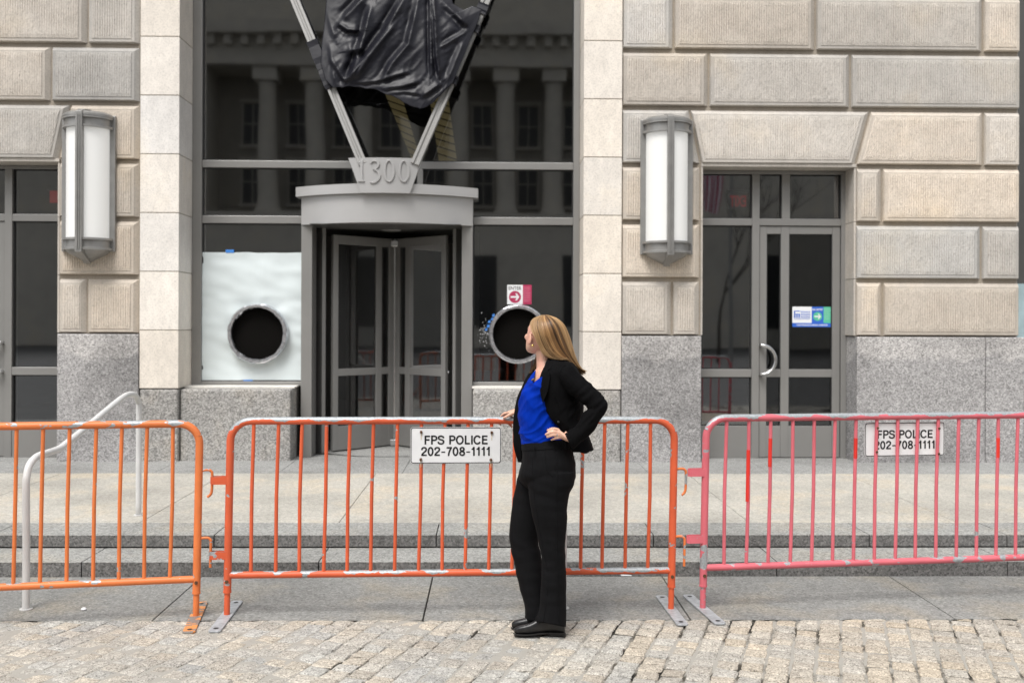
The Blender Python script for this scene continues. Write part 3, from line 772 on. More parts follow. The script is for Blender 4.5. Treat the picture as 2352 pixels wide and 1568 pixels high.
for j in range(nz_):
    for i in range(nx_):
        q = j * (nx_ + 1) + i; sh.face((q, q + 1, q + nx_ + 2, q + nx_ + 1))
M['paper'] = plain('bluish_white_sheeting', (.66, .725, .735), .55, 0, .025, 3)
pap = sh.build('window_cover', 'paper', None, smooth=True); tag(pap, 'bluish white paper sheet taped over the window left of the revolving door', 'paper sheet')
tp_ = MB(); q = pt(528, 577, YPp - .008); tp_.box(q.x - .045, q.x + .045, q.y - .004, q.y - .001, q.z - .018, q.z + .018)
tp_.build('tape', 'bluetape', pap); tp_ = MB(); q = pt(570, 873, YPp - .008); tp_.box(q.x - .05, q.x + .05, q.y - .004, q.y - .001, q.z - .008, q.z + .006); tp_.build('tape', 'bluetape', pap)
def duct(px, py, rpx, label, foil):
    Y = YG - .02; c = pt(px, py, Y); r_ = rpx * Y / FPX
    t = thing('duct_opening', label, 'round duct', tuple(c), 0, 'round duct openings in the windows')
    m_ = MB(); n = 56; prof = [(r_ + .0, .012), (r_ + .012, -.02), (r_ + .010, -.085), (r_ - .002, -.10), (r_ - .030, -.098), (r_ - .036, -.08), (r_ - .036, .01)]
    rg = []
    for j in range(n):
        th = 2 * math.pi * j / n; row = []
        for k, (rr_, y) in enumerate(prof):
            jig = foil * (.010 * mnoise.noise(Vector((math.cos(th) * 5, math.sin(th) * 5, k * .9))) + .004 * mnoise.noise(Vector((math.cos(th) * 19, math.sin(th) * 19, k))))
            row.append(((rr_ + jig) * math.cos(th), y, (rr_ + jig) * math.sin(th)))
        rg.append(row)
    rg.append(rg[0]); m_.rings(rg, False, False); m_.build('ring', 'foil', t, smooth=False if foil > .7 else 40)
    d = MB(); d.rings([[((r_ - .037) * math.cos(2 * math.pi * j / n), y, (r_ - .037) * math.sin(2 * math.pi * j / n)) for j in range(n)] for y in (-.078, -.010)], False)
    d.face([n + j for j in range(n)]); d.build('opening', 'black', t)
    return t, r_
M['foil'] = plain('crinkled_foil', (.62, .63, .66), .26, .85, .3, 30, .5, 45)
duct(595, 766, 66, 'round black duct opening cut through the white paper sheet', 1.0)
dt, dr = duct(1190, 767, 65, 'round black duct opening with a bright metal rim, in the window behind the woman\'s head', .35)
tp_ = MB()
rt_ = random.Random(5)
for ang, d_ in ((150, .02), (157, .035), (143, .03), (165, .03), (172, .045)):
    x, z = (dr + d_) * math.cos(R(ang)), (dr + d_) * math.sin(R(ang)); s_ = rt_.uniform(.008, .018)
    tp_ = MB(); tp_.add([(x - s_, .008, z - s_ * .8), (x + s_ * .7, .004, z - s_), (x + s_, .008, z + s_), (x - s_ * .6, .004, z + s_ * .9)], [(0, 1, 2, 3)]); tp_.build('tape', 'bluetape', dt)
tp_ = MB()
for k in range(70):
    ang = rt_.gauss(178, 13); d_ = abs(rt_.gauss(.07, .04)); x, z = (dr + d_) * math.cos(R(ang)), (dr + d_) * math.sin(R(ang)); s_ = rt_.uniform(.002, .006)
    tp_.add([(x - s_, .010, z - s_), (x + s_, .010, z - s_ * .3), (x + s_ * .3, .010, z + s_ * 1.4)], [(0, 1, 2)])
tp_.build('sealant_flakes', 'print_white', dt)['kind'] = 'stuff'
# ENTER sticker
YK = YG - .006
def stk(name, label, px0, py0, px1, py1, Y):
    a = pt(px0, py0, Y); b = pt(px1, py1, Y); t = thing(name, label, 'sign', ((a.x + b.x) / 2, Y, (a.z + b.z) / 2)); return t, (b.x - a.x), (a.z - b.z)
def plate(t, name, mat, x0, x1, z0, z1, y0, th=.002): return MB().box(x0, x1, y0, y0 + th, z0, z1).build(name, mat, t)
def arrow(t, cx, cz, r_, y, mat_d, mat_a):
    d = MB(); d.rings([[(cx + r_ * math.cos(2 * math.pi * j / 32), yy, cz + r_ * math.sin(2 * math.pi * j / 32)) for j in range(32)] for yy in (y, y + .001)]); d.build('arrow_disc', mat_d, t)
    k = r_ * .72; P_ = [(-k, -k * .2), (k * .25, -k * .2), (-k * .15, -k * .62), (k * .25, -k * .78), (k, 0), (k * .25, k * .78), (-k * .15, k * .62), (k * .25, k * .2), (-k, k * .2)]
    # split into convex pieces: shaft and chevron
    d = MB()
    for poly in ([(-k, -k * .2), (k * .55, -k * .2), (k * .55, k * .2), (-k, k * .2)], [(k * .05, k * .8), (k * .42, k * .8), (k * 1.0, 0), (k * .45, 0)], [(k * .45, 0), (k * 1.0, 0), (k * .42, -k * .8), (k * .05, -k * .8)]):
        d.add([(cx + x, y - .0012 - .0004 * (len(d.v) > 4), cz + z) for x, z in poly], [(0, 1, 2, 3)])
    d.build('arrow', mat_a, t)
t, W_, H_ = stk('window_sticker', 'small red and white ENTER sign with arrow stuck on the glass above the round duct', 1165, 654, 1221, 699, YK)
sp = -W_ / 2 + W_ * .64
plate(t, 'white_panel', 'print_white', -W_ / 2, sp, -H_ / 2, H_ / 2, 0); plate(t, 'red_panel', 'sign_red', sp, W_ / 2, -H_ / 2, H_ / 2, .0)
text_mesh('ENTER', .05, (-W_ / 2 + sp) / 2, H_ * .33, -.001, 'lettering', 'ink', t, width=W_ * .52, height=H_ * .17, bold=.0006, extrude=.0005)
arrow(t, (-W_ / 2 + sp) / 2, -H_ * .12, H_ * .31, -.001, 'sign_red', 'print_white')
ln = MB()
for k in range(9): ln.box(sp + .006, W_ / 2 - .012 - .012 * rt_.random(), -.001, 0, H_ * (.36 - .09 * k), H_ * (.36 - .09 * k) + .005)
ln.build('small_print', plain('pink_print', (.62, .22, .30), .5), t)
# building sign on the glass door
t, W_, H_ = stk('door_sign', 'blue, white and green NO ENTRY sign stuck on the glass of the right door', 1820, 704, 1910.5, 751, YB + .040)
zb0 = -H_ / 2 + H_ * .2; x1_, x2_ = -W_ / 2 + W_ * .49, -W_ / 2 + W_ * .79
plate(t, 'white_panel', 'print_white', -W_ / 2, x1_, zb0, H_ / 2, 0); plate(t, 'blue_panel', 'sign_blue', x1_, x2_, zb0, H_ / 2, 0); plate(t, 'green_panel', 'sign_green', x2_, W_ / 2, zb0, H_ / 2, 0)
plate(t, 'blue_strip', 'sign_blue', -W_ / 2, W_ / 2, -H_ / 2, zb0, 0)
text_mesh('1300 PENNSYLVANIA AVENUE', .02, 0, -H_ * .4, -.001, 'lettering', 'print_white', t, width=W_ * .78, height=H_ * .085, extrude=.0005, bold=.0004)
text_mesh('NO ENTRY', .02, (x1_ + x2_) / 2, H_ * .36, -.001, 'lettering', 'print_white', t, width=W_ * .27, height=H_ * .10, extrude=.0005, bold=.0004)
for k, wd_ in enumerate(('RONALD', 'REAGAN', 'BUILDING')):
    text_mesh(wd_, .02, -W_ * .165, H_ * (.24 - .125 * k), -.001, 'lettering', 'sign_blue', t, width=W_ * .23, height=H_ * .09, extrude=.0005, bold=.0004)
ln = MB(); ln.box(-W_ * .455, -W_ * .055, -.001, 0, H_ * -.115, H_ * -.095)
ln.build('small_print', 'sign_blue', t)
lg = MB()
lg.box(-W_ * .46, -W_ * .305, -.0012, 0, H_ * .11, H_ * .15); lg.box(-W_ * .46, -W_ * .43, -.0012, 0, -H_ * .06, H_ * .30); lg.box(-W_ * .43, -W_ * .305, -.0012, 0, H_ * .26, H_ * .30)
for k in range(3): lg.box(-W_ * (.415 - .042 * k), -W_ * (.39 - .042 * k), -.0012, 0, -H_ * .06, H_ * .11)
lg.build('emblem', 'sign_blue', t)
arrow(t, (x1_ + x2_) / 2, H_ * .02, H_ * .22, -.001, 'sign_green', 'print_white')
ln = MB()
for k in range(7): ln.box(x2_ + .008, W_ / 2 - .012 - .02 * rt_.random(), -.001, 0, H_ * (.38 - .085 * k), H_ * (.38 - .085 * k) + .005)
ln.build('small_print', plain('pale_green_print', (.35, .68, .52), .5), t)
# lit exit signs inside
YE = 11.7; c = pt(1695, 461, YE)
t = thing('exit_sign', 'red lit EXIT sign read from behind, inside above the right door', 'exit sign', tuple(c), 0, 'exit signs inside')
MB().box(-.12, .12, .0, .02, -.10, .10).build('case', 'metal_dark', t); MB().box(-.13, .13, -.02, .03, .10, .125).build('mount', 'metal', t)
text_mesh('EXIT', .1, 0, -.005, -.004, 'lettering', 'exit', t, width=.19, height=.13, bold=.002, mirror=True)
c = pt(128, 452, YE)
t = thing('exit_sign', 'red lit exit sign inside, seen through the glass beside the left wall lamp', 'exit sign', tuple(c), 0, 'exit signs inside')
MB().box(-.07, .09, .0, .02, -.07, .07).build('case', 'exit', t); MB().box(-.1, .1, -.02, .03, .075, .095).build('mount', 'metal_dark', t)

# ------------------------------------------------------------------ black plastic sheet tied between the struts
def tarp():
    Yt = 10.33; L_ = [(742, -260), (748, -120), (752, -30), (745, 60), (739, 100), (737, 150), (748, 185), (766, 202)]
    B_ = [(766, 202), (800, 199), (850, 203), (905, 222), (940, 243), (965, 251), (980, 246)]
    R_ = [(1010, 222), (1040, 190), (1057, 150), (1073, 110), (1086, 78), (1100, 46), (1106, 23), (1087, 15), (1069, 26), (1041, 10), (1037, -4), (1046, -70), (1075, -160), (1090, -260)]
    # radial patch: rows from the top edge to the lower outline
    def interp(P, t):
        n = len(P) - 1; i = min(int(t * n), n - 1); f = t * n - i
        return (P[i][0] + (P[i + 1][0] - P[i][0]) * f, P[i][1] + (P[i + 1][1] - P[i][1]) * f)
    Bt = B_ + [(1010, 222)]; T_ = [(742, -260), (1090, -260)]; Rr_ = R_[::-1]
    nu, nv = 150, 180; mb = MB()
    CR = [([(932, -8), (882.6, 77), (828, 146), (797, 185)], 9, .085), ([(853, 14), (831, 102), (806, 178)], 8, .065), ([(838, -6), (787, 46)], 8, .05), ([(915, 46), (846, 132), (818, 178)], 7, .05),
          ([(963, -8), (938, 102), (901, 146), (883, 178)], 8, .055), ([(988, -20), (991, 176)], 4.5, .055), ([(996, -10), (1003, 128), (1011, 178)], 5, .05), ([(1018, 5), (1050, 36), (1077, 62)], 8, .06),
          ([(1066, 95), (1029, 185)], 8, .055), ([(813, 192), (864, 187), (912, 172), (938, 165)], 5, .035), ([(870, 205), (919, 199), (963, 187)], 5, .04), ([(888, 217), (928, 211), (967, 217)], 4, .03),
          ([(970, 222), (1011, 192)], 6, .05), ([(757, 102), (769, 192)], 6, .045), ([(761, 136), (795, 190)], 6, .05), ([(773, 51), (798, 68), (826, 70)], 7, .05), ([(800, 118), (836, 110)], 9, .05), ([(747, 20), (770, 90)], 7, .05), ([(1078, 70), (1010, 110)], 6, .035), ([(900, -140), (870, -20)], 12, .06), ([(1000, -160), (985, -30)], 10, .06)]
    def crease(x, y):
        s_ = 0
        for (pl_, w_, h_) in CR:
            best = None; n_ = len(pl_) - 1
            for q_ in range(n_):
                a, b = pl_[q_], pl_[q_ + 1]; dx, dy = b[0] - a[0], b[1] - a[1]; L2 = dx * dx + dy * dy; t = max(0, min(1, ((x - a[0]) * dx + (y - a[1]) * dy) / L2))
                ex, ey = x - a[0] - t * dx, y - a[1] - t * dy; d_ = math.hypot(ex, ey); sg = 1 if ex * dy - ey * dx > 0 else -1
                if best is None or d_ < abs(best[0]): best = (d_ * sg, (q_ + t) / n_)
            dd, t = best; ends = min(1, t * 5 + .25) * min(1, (1 - t) * 5 + .25)
            s_ += h_ * ends * (math.exp(-abs(dd) / w_) - .7 * math.exp(-((dd + w_ * 1.5) / (w_ * 1.1)) ** 2))
        return s_
    for j in range(nv + 1):
        v = j / nv
        for i in range(nu + 1):
            u = i / nu
            l = interp(L_, v); r_ = interp(Rr_, v); t_ = interp(T_, u); b = interp(Bt, u)
            c00, c10, c01, c11 = L_[0], T_[1], L_[-1], Bt[-1]
            x = (1 - u) * l[0] + u * r_[0] + (1 - v) * t_[0] + v * b[0] - ((1 - u) * (1 - v) * c00[0] + u * (1 - v) * c10[0] + (1 - u) * v * c01[0] + u * v * c11[0])
            y = (1 - u) * l[1] + u * r_[1] + (1 - v) * t_[1] + v * b[1] - ((1 - u) * (1 - v) * c00[1] + u * (1 - v) * c10[1] + (1 - u) * v * c01[1] + u * v * c11[1])
            e = min(u, 1 - u, (1 - v) * 1.2); k = min(1, e * 7)
            q = Vector((x / 100, y / 100, 0))
            wv = mnoise.noise(q * 1.3) * .9
            ph = (x * .80 - y * .16) / 26 + wv * 2.2                     # long folds running from upper right to lower left
            f1 = abs(math.sin(ph * .62)) ** .7 - .6
            ph2 = (x * .72 + y * .50) / 30 + 1.2 * mnoise.noise(q * 1.6 + Vector((5, 5, 0)))
            f2 = 1 - 2 * abs(mnoise.noise(Vector((ph2 * .9, (x * -.5 + y * .7) / 150, 3))))
            f3 = 1 - 2 * abs(mnoise.noise(Vector((q.x * 5.5 + q.y * 4.5, q.y * 1.3 - q.x * 1.3, 9))))
            f4 = mnoise.noise(q * 14)
            dz = k * (.004 * f1 + .008 * f2 + .005 * f3 + .0012 * f4 + .9 * crease(x, y)) + .07 * math.sin(math.pi * u) * min(1, 2 * (1 - v) + .3)
            if v > .94: x += 2.5 * mnoise.noise(Vector((u * 22, 1, 1))); y += 3 * mnoise.noise(Vector((u * 17, 5, 1)))
            mb.v.append(pt(x, y, Yt + .34 * min(1.1, (366 - y) / 366) - dz))
    for j in range(nv):
        for i in range(nu):
            q = j * (nu + 1) + i; mb.face((q, q + 1, q + nu + 2, q + nu + 1))
    M['tarp'] = plain('black_plastic_sheeting', (.009, .009, .0135), .40, 0, .2, 5, .05, 40, spec=.27)
    o = mb.build('plastic_sheet', 'tarp', None, smooth=True)
    so_ = o.modifiers.new('solidify', 'SOLIDIFY'); so_.thickness = .004
    tag(o, 'wrinkled black plastic sheet tied between the two slanting grey struts', 'plastic sheet')
    # ties wrapped round the struts
    for (px, py, ln_) in ((739, 128, 74), (756, 182, 50), (1093, 66, 20), (1045, 183, 20), (1103, 22, 26)):
        s = MB(); left = px < 900
        ax = (pt(829, 366, 10.42) - pt(677, 0, 10.76)).normalized() if left else (pt(958, 366, 10.42) - pt(1117, 0, 10.76)).normalized()
        t0 = (py - 366) / -366.; sx = (829 + (677 - 829) * t0) if left else (958 + (1117 - 958) * t0)
        c = pt(sx, py, 10.42 + .34 * (366 - py) / 366); hl = ln_ * .0046 / 2; side = ax.cross(Vector((0, 1, 0))).normalized(); rgs = []
        for k in range(6):
            q = c + ax * (-hl + 2 * hl * k / 5); g_ = .006 + .008 * random.random()
            rgs.append([q + side * u + Vector((0, v, 0)) for u, v in ((-.05 - g_, -.035 - g_), (.05 + g_, -.035 - g_ * 1.4), (.05 + g_, .066), (-.05 - g_, .066))])
        s.rings(rgs); s.build('tie', 'tarp', o)
tarp()

# ------------------------------------------------------------------ white handrails
def handrail(x, label):
    t = thing('handrail', label, 'handrail', (x, 5.77, 0), 0, 'white handrails by the steps')
    P_ = [(5.77, -.04), (5.77, .40), (5.765, .70), (5.775, .77), (5.81, .825), (5.90, .858), (6.05, .862), (6.20, .866), (6.30, .885), (6.6, .952), (7.0, 1.045), (7.22, 1.094), (7.36, 1.112), (7.50, 1.098), (7.575, 1.04), (7.586, .95), (7.586, Z2 - .03)]
    m_ = MB(); c = crom([(0, y - 5.77, z) for y, z in P_], 5); m_.tube(c, .021, 12); m_.build('rail', 'white_paint', t, smooth=True)
    for y, z in ((0, .0), (7.586 - 5.77, Z2)):
        f = MB(); f.lathe([(.022, z), (.036, z + .001), (.036, z + .006), (.022, z + .007)], (0, y), 16); f.build('flange', 'white_paint', t)
handrail(-2.668, 'white painted tube handrail behind the left orange barrier')
handrail(.419, 'white handrail almost wholly hidden behind the standing woman')

# ------------------------------------------------------------------ crowd barriers
def barrier(label, A, B, top, low, lean, bars, pal, hooks, straps, foot_mat, foot_off=(0, 0), length=None, drop=0.0):
    """A, B: ground points under the posts; local x runs along the barrier, y away from the street"""
    A, B = Vector((A[0], A[1], 0)), Vector((B[0], B[1], 0)); d = B - A; Lg = length or d.length; rot = math.atan2(d.y, d.x)
    t = thing('crowd_barrier', label, 'barrier', tuple(A), rot, 'steel crowd barriers in a row')
    sh = lambda x, z, y=0: Vector((x + lean * z, y, z))
    rt, rl, rbr = .0215, .0195, .0105
    c = .115; zp = .135
    path = [(0, zp), (0, .3), (0, top - c - .25), (0, top - c)] + [(c - c * math.cos(a), top - c + c * math.sin(a)) for a in [R(90 * k / 8) for k in range(1, 9)]]
    n_ = 26; path += [(c + (Lg - 2 * c) * k / n_, top) for k in range(1, n_)]
    path += [(Lg - c + c * math.sin(a), top - c + c * math.cos(a)) for a in [R(90 * k / 8) for k in range(0, 9)]] + [(Lg, top - c - .25), (Lg, .3), (Lg, zp)]
    # the bent tube: top rail and two posts
    k0 = 6; k1 = len(path) - 6
    m_ = MB(); m_.m = 0; m_.tube([sh(x, z) for x, z in path[k0 - 1:k1 + 1]], rt, 14); m_.build('top_rail', pal['rail'], t, smooth=50)
    for seg in (path[:k0], path[k1:]):
        m_ = MB(); m_.tube([sh(x, z) for x, z in seg], rt, 14); m_.build('post', pal['post'], t, smooth=50)
    m_ = MB(); m_.tube([sh(rt * .6, low), sh(Lg * .25, low + drop * .0), sh(Lg * .5, low), sh(Lg - rt * .6, low)], rl, 14); m_.build('lower_rail', pal['low'], t, smooth=50)
    for x in bars:
        wob = random.uniform(-.006, .006)
        m_ = MB(); m_.tube([sh(x, low + rl * .7), sh(x + wob, (low + top) / 2), sh(x, top - rt * .7)], rbr, 10); m_.build('bar', pal['bar'], t, smooth=50)
    for x in (0, Lg):
        m_ = MB(); m_.tube([sh(x, .008), sh(x, zp + .12)], .017, 12); m_.build('leg', pal['post'], t, smooth=50)
        f = MB(); n = 6
        for k in range(1): pass
        y0, y1 = -.30 + foot_off[0], .28 + foot_off[0]; w_ = .033
        out = [(x - w_, y0 + .012), (x - w_ + .012, y0), (x + w_ - .012, y0), (x + w_, y0 + .012), (x + w_, y1 - .012), (x + w_ - .012, y1), (x - w_ + .012, y1), (x - w_, y1 - .012)]
        f.rings([[(p[0], p[1], z) for p in out] for z in (.002, .012)])
        fo = f.build('foot_plate', foot_mat, t, bevel=.002)
        h_ = MB()
        for yy in (y0 + .045, y1 - .045): h_.lathe([(.001, .0128), (.014, .0128)], (x, yy), 14)
        h_.build('hole', 'ink', fo)
        b_ = MB(); b_.tube([sh(x, .20, -rt - .006), sh(x, .20, -rt + .004)], .010, 8); b_.build('bolt', 'rust', t)
        b_ = MB(); b_.tube([sh(x, zp - .001), sh(x, zp + .008)], rt + .0015, 14); b_.build('collar', pal['post'], t, smooth=50)
    for (x, zz, sgn, tail, bent) in hooks:
        m_ = MB(); P_ = [(x + sgn * .015, zz, 0), (x + sgn * .05, zz + .002, 0), (x + sgn * .066, zz - .006, 0), (x + sgn * .072, zz - .025, 0), (x + sgn * .072, zz - tail * .7, 0)]
        P_ += [(x + sgn * .066, zz - tail * .9, 0), (x + sgn * .048, zz - tail, 0)] if bent else [(x + sgn * .072, zz - tail, 0)]
        cc = crom([(p[0] + lean * p[1], p[2], p[1]) for p in P_], 4); m_.tube(cc, .0075, 8); m_.build('hook', pal['hook'], t, smooth=50)
    for (x, zz, sgn) in straps:
        m_ = MB(); xo, w2, th = x + sgn * .105, .019, .004
        o_ = [(x, -w2), (xo - sgn * .014, -w2), (xo, -w2 * .3), (xo, w2 * .3), (xo - sgn * .014, w2), (x, w2)]; i_ = [(x, -w2 + th), (xo - sgn * .016, -w2 + th), (xo - sgn * th, -w2 * .3), (xo - sgn * th, w2 * .3), (xo - sgn * .016, w2 - th), (x, w2 - th)]
        pts_ = o_ + i_[::-1]
        m_.rings([[(p[0] + lean * zz, p[1], z) for p in pts_] for z in (zz - .022, zz + .022)]); m_.build('strap', pal['strap'], t)
    return t, sh
def baseof(px, py): p = gp(px, py, .008); return (p.x, p.y)
MIDA, MIDB = baseof(521, 1411.5), baseof(1541, 1398)
def frac(px, py, A, B):
    """local x along the line A-B seen at pixel px"""
    d = ray(px, py); a = Vector((A[0], A[1])); b = Vector((B[0], B[1])); e = (b - a); Lg = e.length; e /= Lg
    # solve a + e*s = d.xy * k
    det = e.x * -d.y + d.x * e.y
    s = ((-a.x) * -d.y + d.x * (-a.y)) / det
    return s
LEAN = .016
mbars = [frac(p, 970, MIDA, MIDB) - LEAN * 1.05 for p in (583, 640, 694, 750, 804, 858, 913, 968, 1022, 1075, 1129, 1182, 1235, 1287, 1340, 1389, 1442, 1494)]
Lm = (Vector(MIDB) - Vector(MIDA)).length
pal_m = dict(rail='red_rail', post='red_post', low='red_low', bar='red_bar', hook='orange_rail', strap='red_low')
mid, shm = barrier('long red-orange crowd barrier with white sign that the woman rests her hand on', MIDA, MIDB, 1.098, .232, LEAN, mbars, pal_m,
                   [(Lm, .815, 1, .15, True), (Lm, .425, 1, .17, False)], [(0, .765, -1), (0, .345, -1)], 'galv')
LB = baseof(450, 1414); la = gp(0, 1345 + 0, .222); LA = (-4.25, 0)
ldir = Vector((gp(0, 1345, .2215).x - LB[0], gp(0, 1345, .2215).y - LB[1])).normalized(); LA = (LB[0] + ldir.x * 2.45, LB[1] + ldir.y * 2.45)
Ll = 2.45
lb = [frac(p, 985, LA, LB) - LEAN * 1.04 for p in (397, 338, 280, 221, 160, 99, 38)]; stp = lb[-2] - lb[-1]
while lb[-1] - stp > .06: lb.append(lb[-1] - stp)
pal_l = dict(rail='orange_rail', post='orange_bar', low='orange_low', bar='orange_bar', hook='orange_rail', strap='orange_rail')
left, shl = barrier('bright orange crowd barrier standing in front of the white handrail', LA, LB, 1.085, .215, LEAN, lb, pal_l,
                    [(Ll, .822, 1, .15, True), (Ll, .442, 1, .165, False)], [], 'orange_foot')
PA = baseof(1614, 1396); pp = gp(2352, 1278, .245); pdir = Vector((pp.x - PA[0], pp.y - PA[1])).normalized(); PB = (PA[0] + pdir.x * 2.52, PA[1] + pdir.y * 2.52)
pbs = [frac(p, 980, PA, PB) - LEAN * 1.05 for p in (1669, 1720, 1770, 1821, 1870, 1918, 1966, 2014, 2062, 2108, 2155, 2202, 2248, 2293, 2338)]
while pbs[-1] + .128 < 2.46: pbs.append(pbs[-1] + .128)
pal_p = dict(rail='pink_rail', post='pink_post', low='pink_low', bar='pink_bar', hook='galv', strap='pink_low')
pink, shp = barrier('faded pink crowd barrier with grey worn top rail in front of the single glass door', PA, PB, 1.107, .242, LEAN, pbs, pal_p,
                    [], [(0, .795, -1), (0, .41, -1)], 'galv')
# bright red touch-up paint on some pink bars
for k, z0, z1 in ((1, .62, .92), (2, .82, .985), (6, .86, .98), (13, .85, .97)):
    m_ = MB(); m_.tube([shp(pbs[k], z0, -.0005), shp(pbs[k], z1, -.0005)], .0112, 10); m_.build('paint_patch', 'red_bit', pink, smooth=50)

def glyphs():
    s = .175; g = {}
    def bar(x0, z0, x1, z1): return [[(x0, z0), (x1, z0), (x1, z1), (x0, z1)]]
    def strip(path, wd=s):
        P_ = [Vector(p) for p in path]; l, r_ = [], []
        for i, p in enumerate(P_):
            d = (P_[min(i + 1, len(P_) - 1)] - P_[max(i - 1, 0)]).normalized(); nn = Vector((-d.y, d.x)) * wd / 2; l.append(p + nn); r_.append(p - nn)
        return [[tuple(l[i]), tuple(r_[i]), tuple(r_[i + 1]), tuple(l[i + 1])] for i in range(len(P_) - 1)]
    def el(cx, cz, a, b, t0=0, t1=360, n=28): return [(cx + a * math.cos(R(t0 + (t1 - t0) * i / n)), cz + b * math.sin(R(t0 + (t1 - t0) * i / n))) for i in range(n + 1)]
    def cr(P_): return [(p.x, p.y) for p in crom([(*p, 0) for p in P_], 4)]
    g['F'] = (.60, bar(.04, 0, .04 + s, 1) + bar(.04, 1 - s, .60, 1) + bar(.04, .43, .55, .43 + s))
    g['E'] = (.64, bar(.04, 0, .04 + s, 1) + bar(.04, 1 - s, .62, 1) + bar(.04, .435, .58, .435 + s) + bar(.04, 0, .63, s))
    g['L'] = (.58, bar(.04, 0, .04 + s, 1) + bar(.04, 0, .58, s)); g['I'] = (.22, bar(.04, 0, .04 + s, 1))
    g['P'] = (.66, bar(.04, 0, .04 + s, 1) + strip([(.05, .93), (.38, .93)] + el(.38, .70, .23, .23, 90, -90, 16)[1:] + [(.05, .47)]))
    g['S'] = (.66, strip(cr([(.59, .70), (.55, .85), (.34, .935), (.13, .87), (.085, .73), (.15, .60), (.34, .525), (.55, .44), (.60, .28), (.54, .13), (.33, .065), (.11, .13), (.055, .30)])))
    g['O'] = (.80, strip(el(.40, .5, .325, .435))); g['C'] = (.76, strip(el(.40, .5, .325, .435, 32, 328)))
    g['0'] = (.62, strip(el(.30, .5, .225, .435)))
    g['2'] = (.62, strip(cr([(.075, .66), (.12, .85), (.31, .935), (.49, .86), (.53, .70), (.44, .53), (.24, .34), (.11, .16), (.10, .05)])) + bar(.03, 0, .585, s * .95))
    g['7'] = (.60, bar(.03, 1 - s, .585, 1) + strip(cr([(.52, .90), (.38, .62), (.28, .32), (.245, 0)])))
    g['8'] = (.62, strip(el(.305, .74, .195, .19)) + strip(el(.305, .275, .23, .21)))
    g['1'] = (.46, bar(.20, 0, .20 + s, 1) + [[(.03, .68), (.20, .68), (.20, .79), (.03, .79)], [(.03, .79), (.20, .79), (.20, 1), (.14, .84)]])
    g['-'] = (.50, bar(.05, .36, .45, .49)); g[' '] = (.34, [])
    return g
GLY = glyphs()
def grotesque(txt, cx, cz, y, parent, width, height):
    x = 0; q = []
    for ch in txt:
        adv, polys = GLY[ch]; q += [[(x + a, b) for a, b in p] for p in polys]; x += adv + .07
    x -= .07; kx = width / x; m_ = MB()
    for p in q: m_.add([(cx + (a - x / 2) * kx, y, cz + (b - .5) * height) for a, b in p], [tuple(range(len(p)))])
    return m_.build('lettering', 'ink', parent)
def police_sign(bar_t, A, rot, x0, x1, z0, z1, yoff, label, bolts, stains):
    c = (x0 + x1) / 2; zc_ = (z0 + z1) / 2; W_, H_ = x1 - x0, z1 - z0
    loc = Vector((A[0], A[1], 0)) + Matrix.Rotation(rot, 3, 'Z') @ Vector((c, yoff, zc_))
    t = thing('police_sign', label, 'sign', tuple(loc), rot, 'police signs on the barriers')
    def rrect(w_, h_, r_, n=5):
        o = []
        for (sx, sz, a) in ((1, 1, 0), (-1, 1, 90), (-1, -1, 180), (1, -1, 270)):
            for k in range(n + 1):
                th = R(a + 90 * k / n); o.append((sx * (w_ / 2 - r_) + r_ * math.cos(th), sz * (h_ / 2 - r_) + r_ * math.sin(th)))
        return o
    m_ = MB(); m_.prism(rrect(W_, H_, .014), -.001, .002); m_.build('plate', 'sign_white', t)
    a, b = rrect(W_ - .004, H_ - .004, .013), rrect(W_ - .012, H_ - .012, .010); m_ = MB()
    m_.rings([[(x, -.0022, z) for x, z in q] for q in (a, b)], False); m_.build('border', 'ink', t)
    grotesque('FPS POLICE', 0, H_ * .15, -.0024, t, W_ * .70, H_ * .245)
    grotesque('202-708-1111', 0, -H_ * .165, -.0024, t, W_ * .765, H_ * .245)
    for bx_, bz_ in bolts:
        m_ = MB(); x, z = bx_ * W_, bz_ * H_
        m_.rings([[(x + r_ * math.cos(R(60 * j)), y, z + r_ * math.sin(R(60 * j))) for j in range(6)] for r_, y in ((.0085, -.001), (.0085, -.008), (.005, -.012))]); m_.build('bolt', 'rust', t)
        if stains:
            m_ = MB(); m_.add([(x - .0035, -.0018, z), (x + .0035, -.0018, z), (x + .002, -.0018, z - .045), (x - .001, -.0018, z - .045)], [(0, 1, 2, 3)]); m_.build('rust_stain', 'ruststain', t)
    return t
def zat(px, py, A, B):
    s = frac(px, py, A, B); q = Vector(A) + (Vector(B) - Vector(A)).normalized() * s; return pt(px, py, q.y).z
MIDB_, rotm = MIDB, math.atan2(MIDB[1] - MIDA[1], MIDB[0] - MIDA[0])
police_sign(mid, MIDA, rotm, frac(943, 1020, MIDA, MIDB), frac(1151, 1020, MIDA, MIDB), zat(1047, 1063, MIDA, MIDB), zat(1047, 980, MIDA, MIDB), -.0135,
            'white FPS POLICE phone number sign bolted on the front of the red-orange barrier', ((-.383, .37), (.394, .352), (-.385, -.385), (.386, -.40)), True)
rotp = math.atan2(PB[1] - PA[1], PB[0] - PA[0])
police_sign(pink, PA, rotp, frac(1989, 1010, PA, PB), frac(2172, 1010, PA, PB), zat(2080, 1047.5, PA, PB), zat(2080, 970, PA, PB), .0135,
            'white FPS POLICE phone number sign hung behind the bars of the pink barrier', (), False)
for px, py in ((2014, 982), (2155, 983), (2012, 1037), (2154, 1041)):
    m_ = MB(); s = frac(px, py, PA, PB); z = zat(px, py, PA, PB); m_.tube([(s, -.016, z), (s, -.004, z)], .007, 6); m_.build('bolt', 'rust', pink)

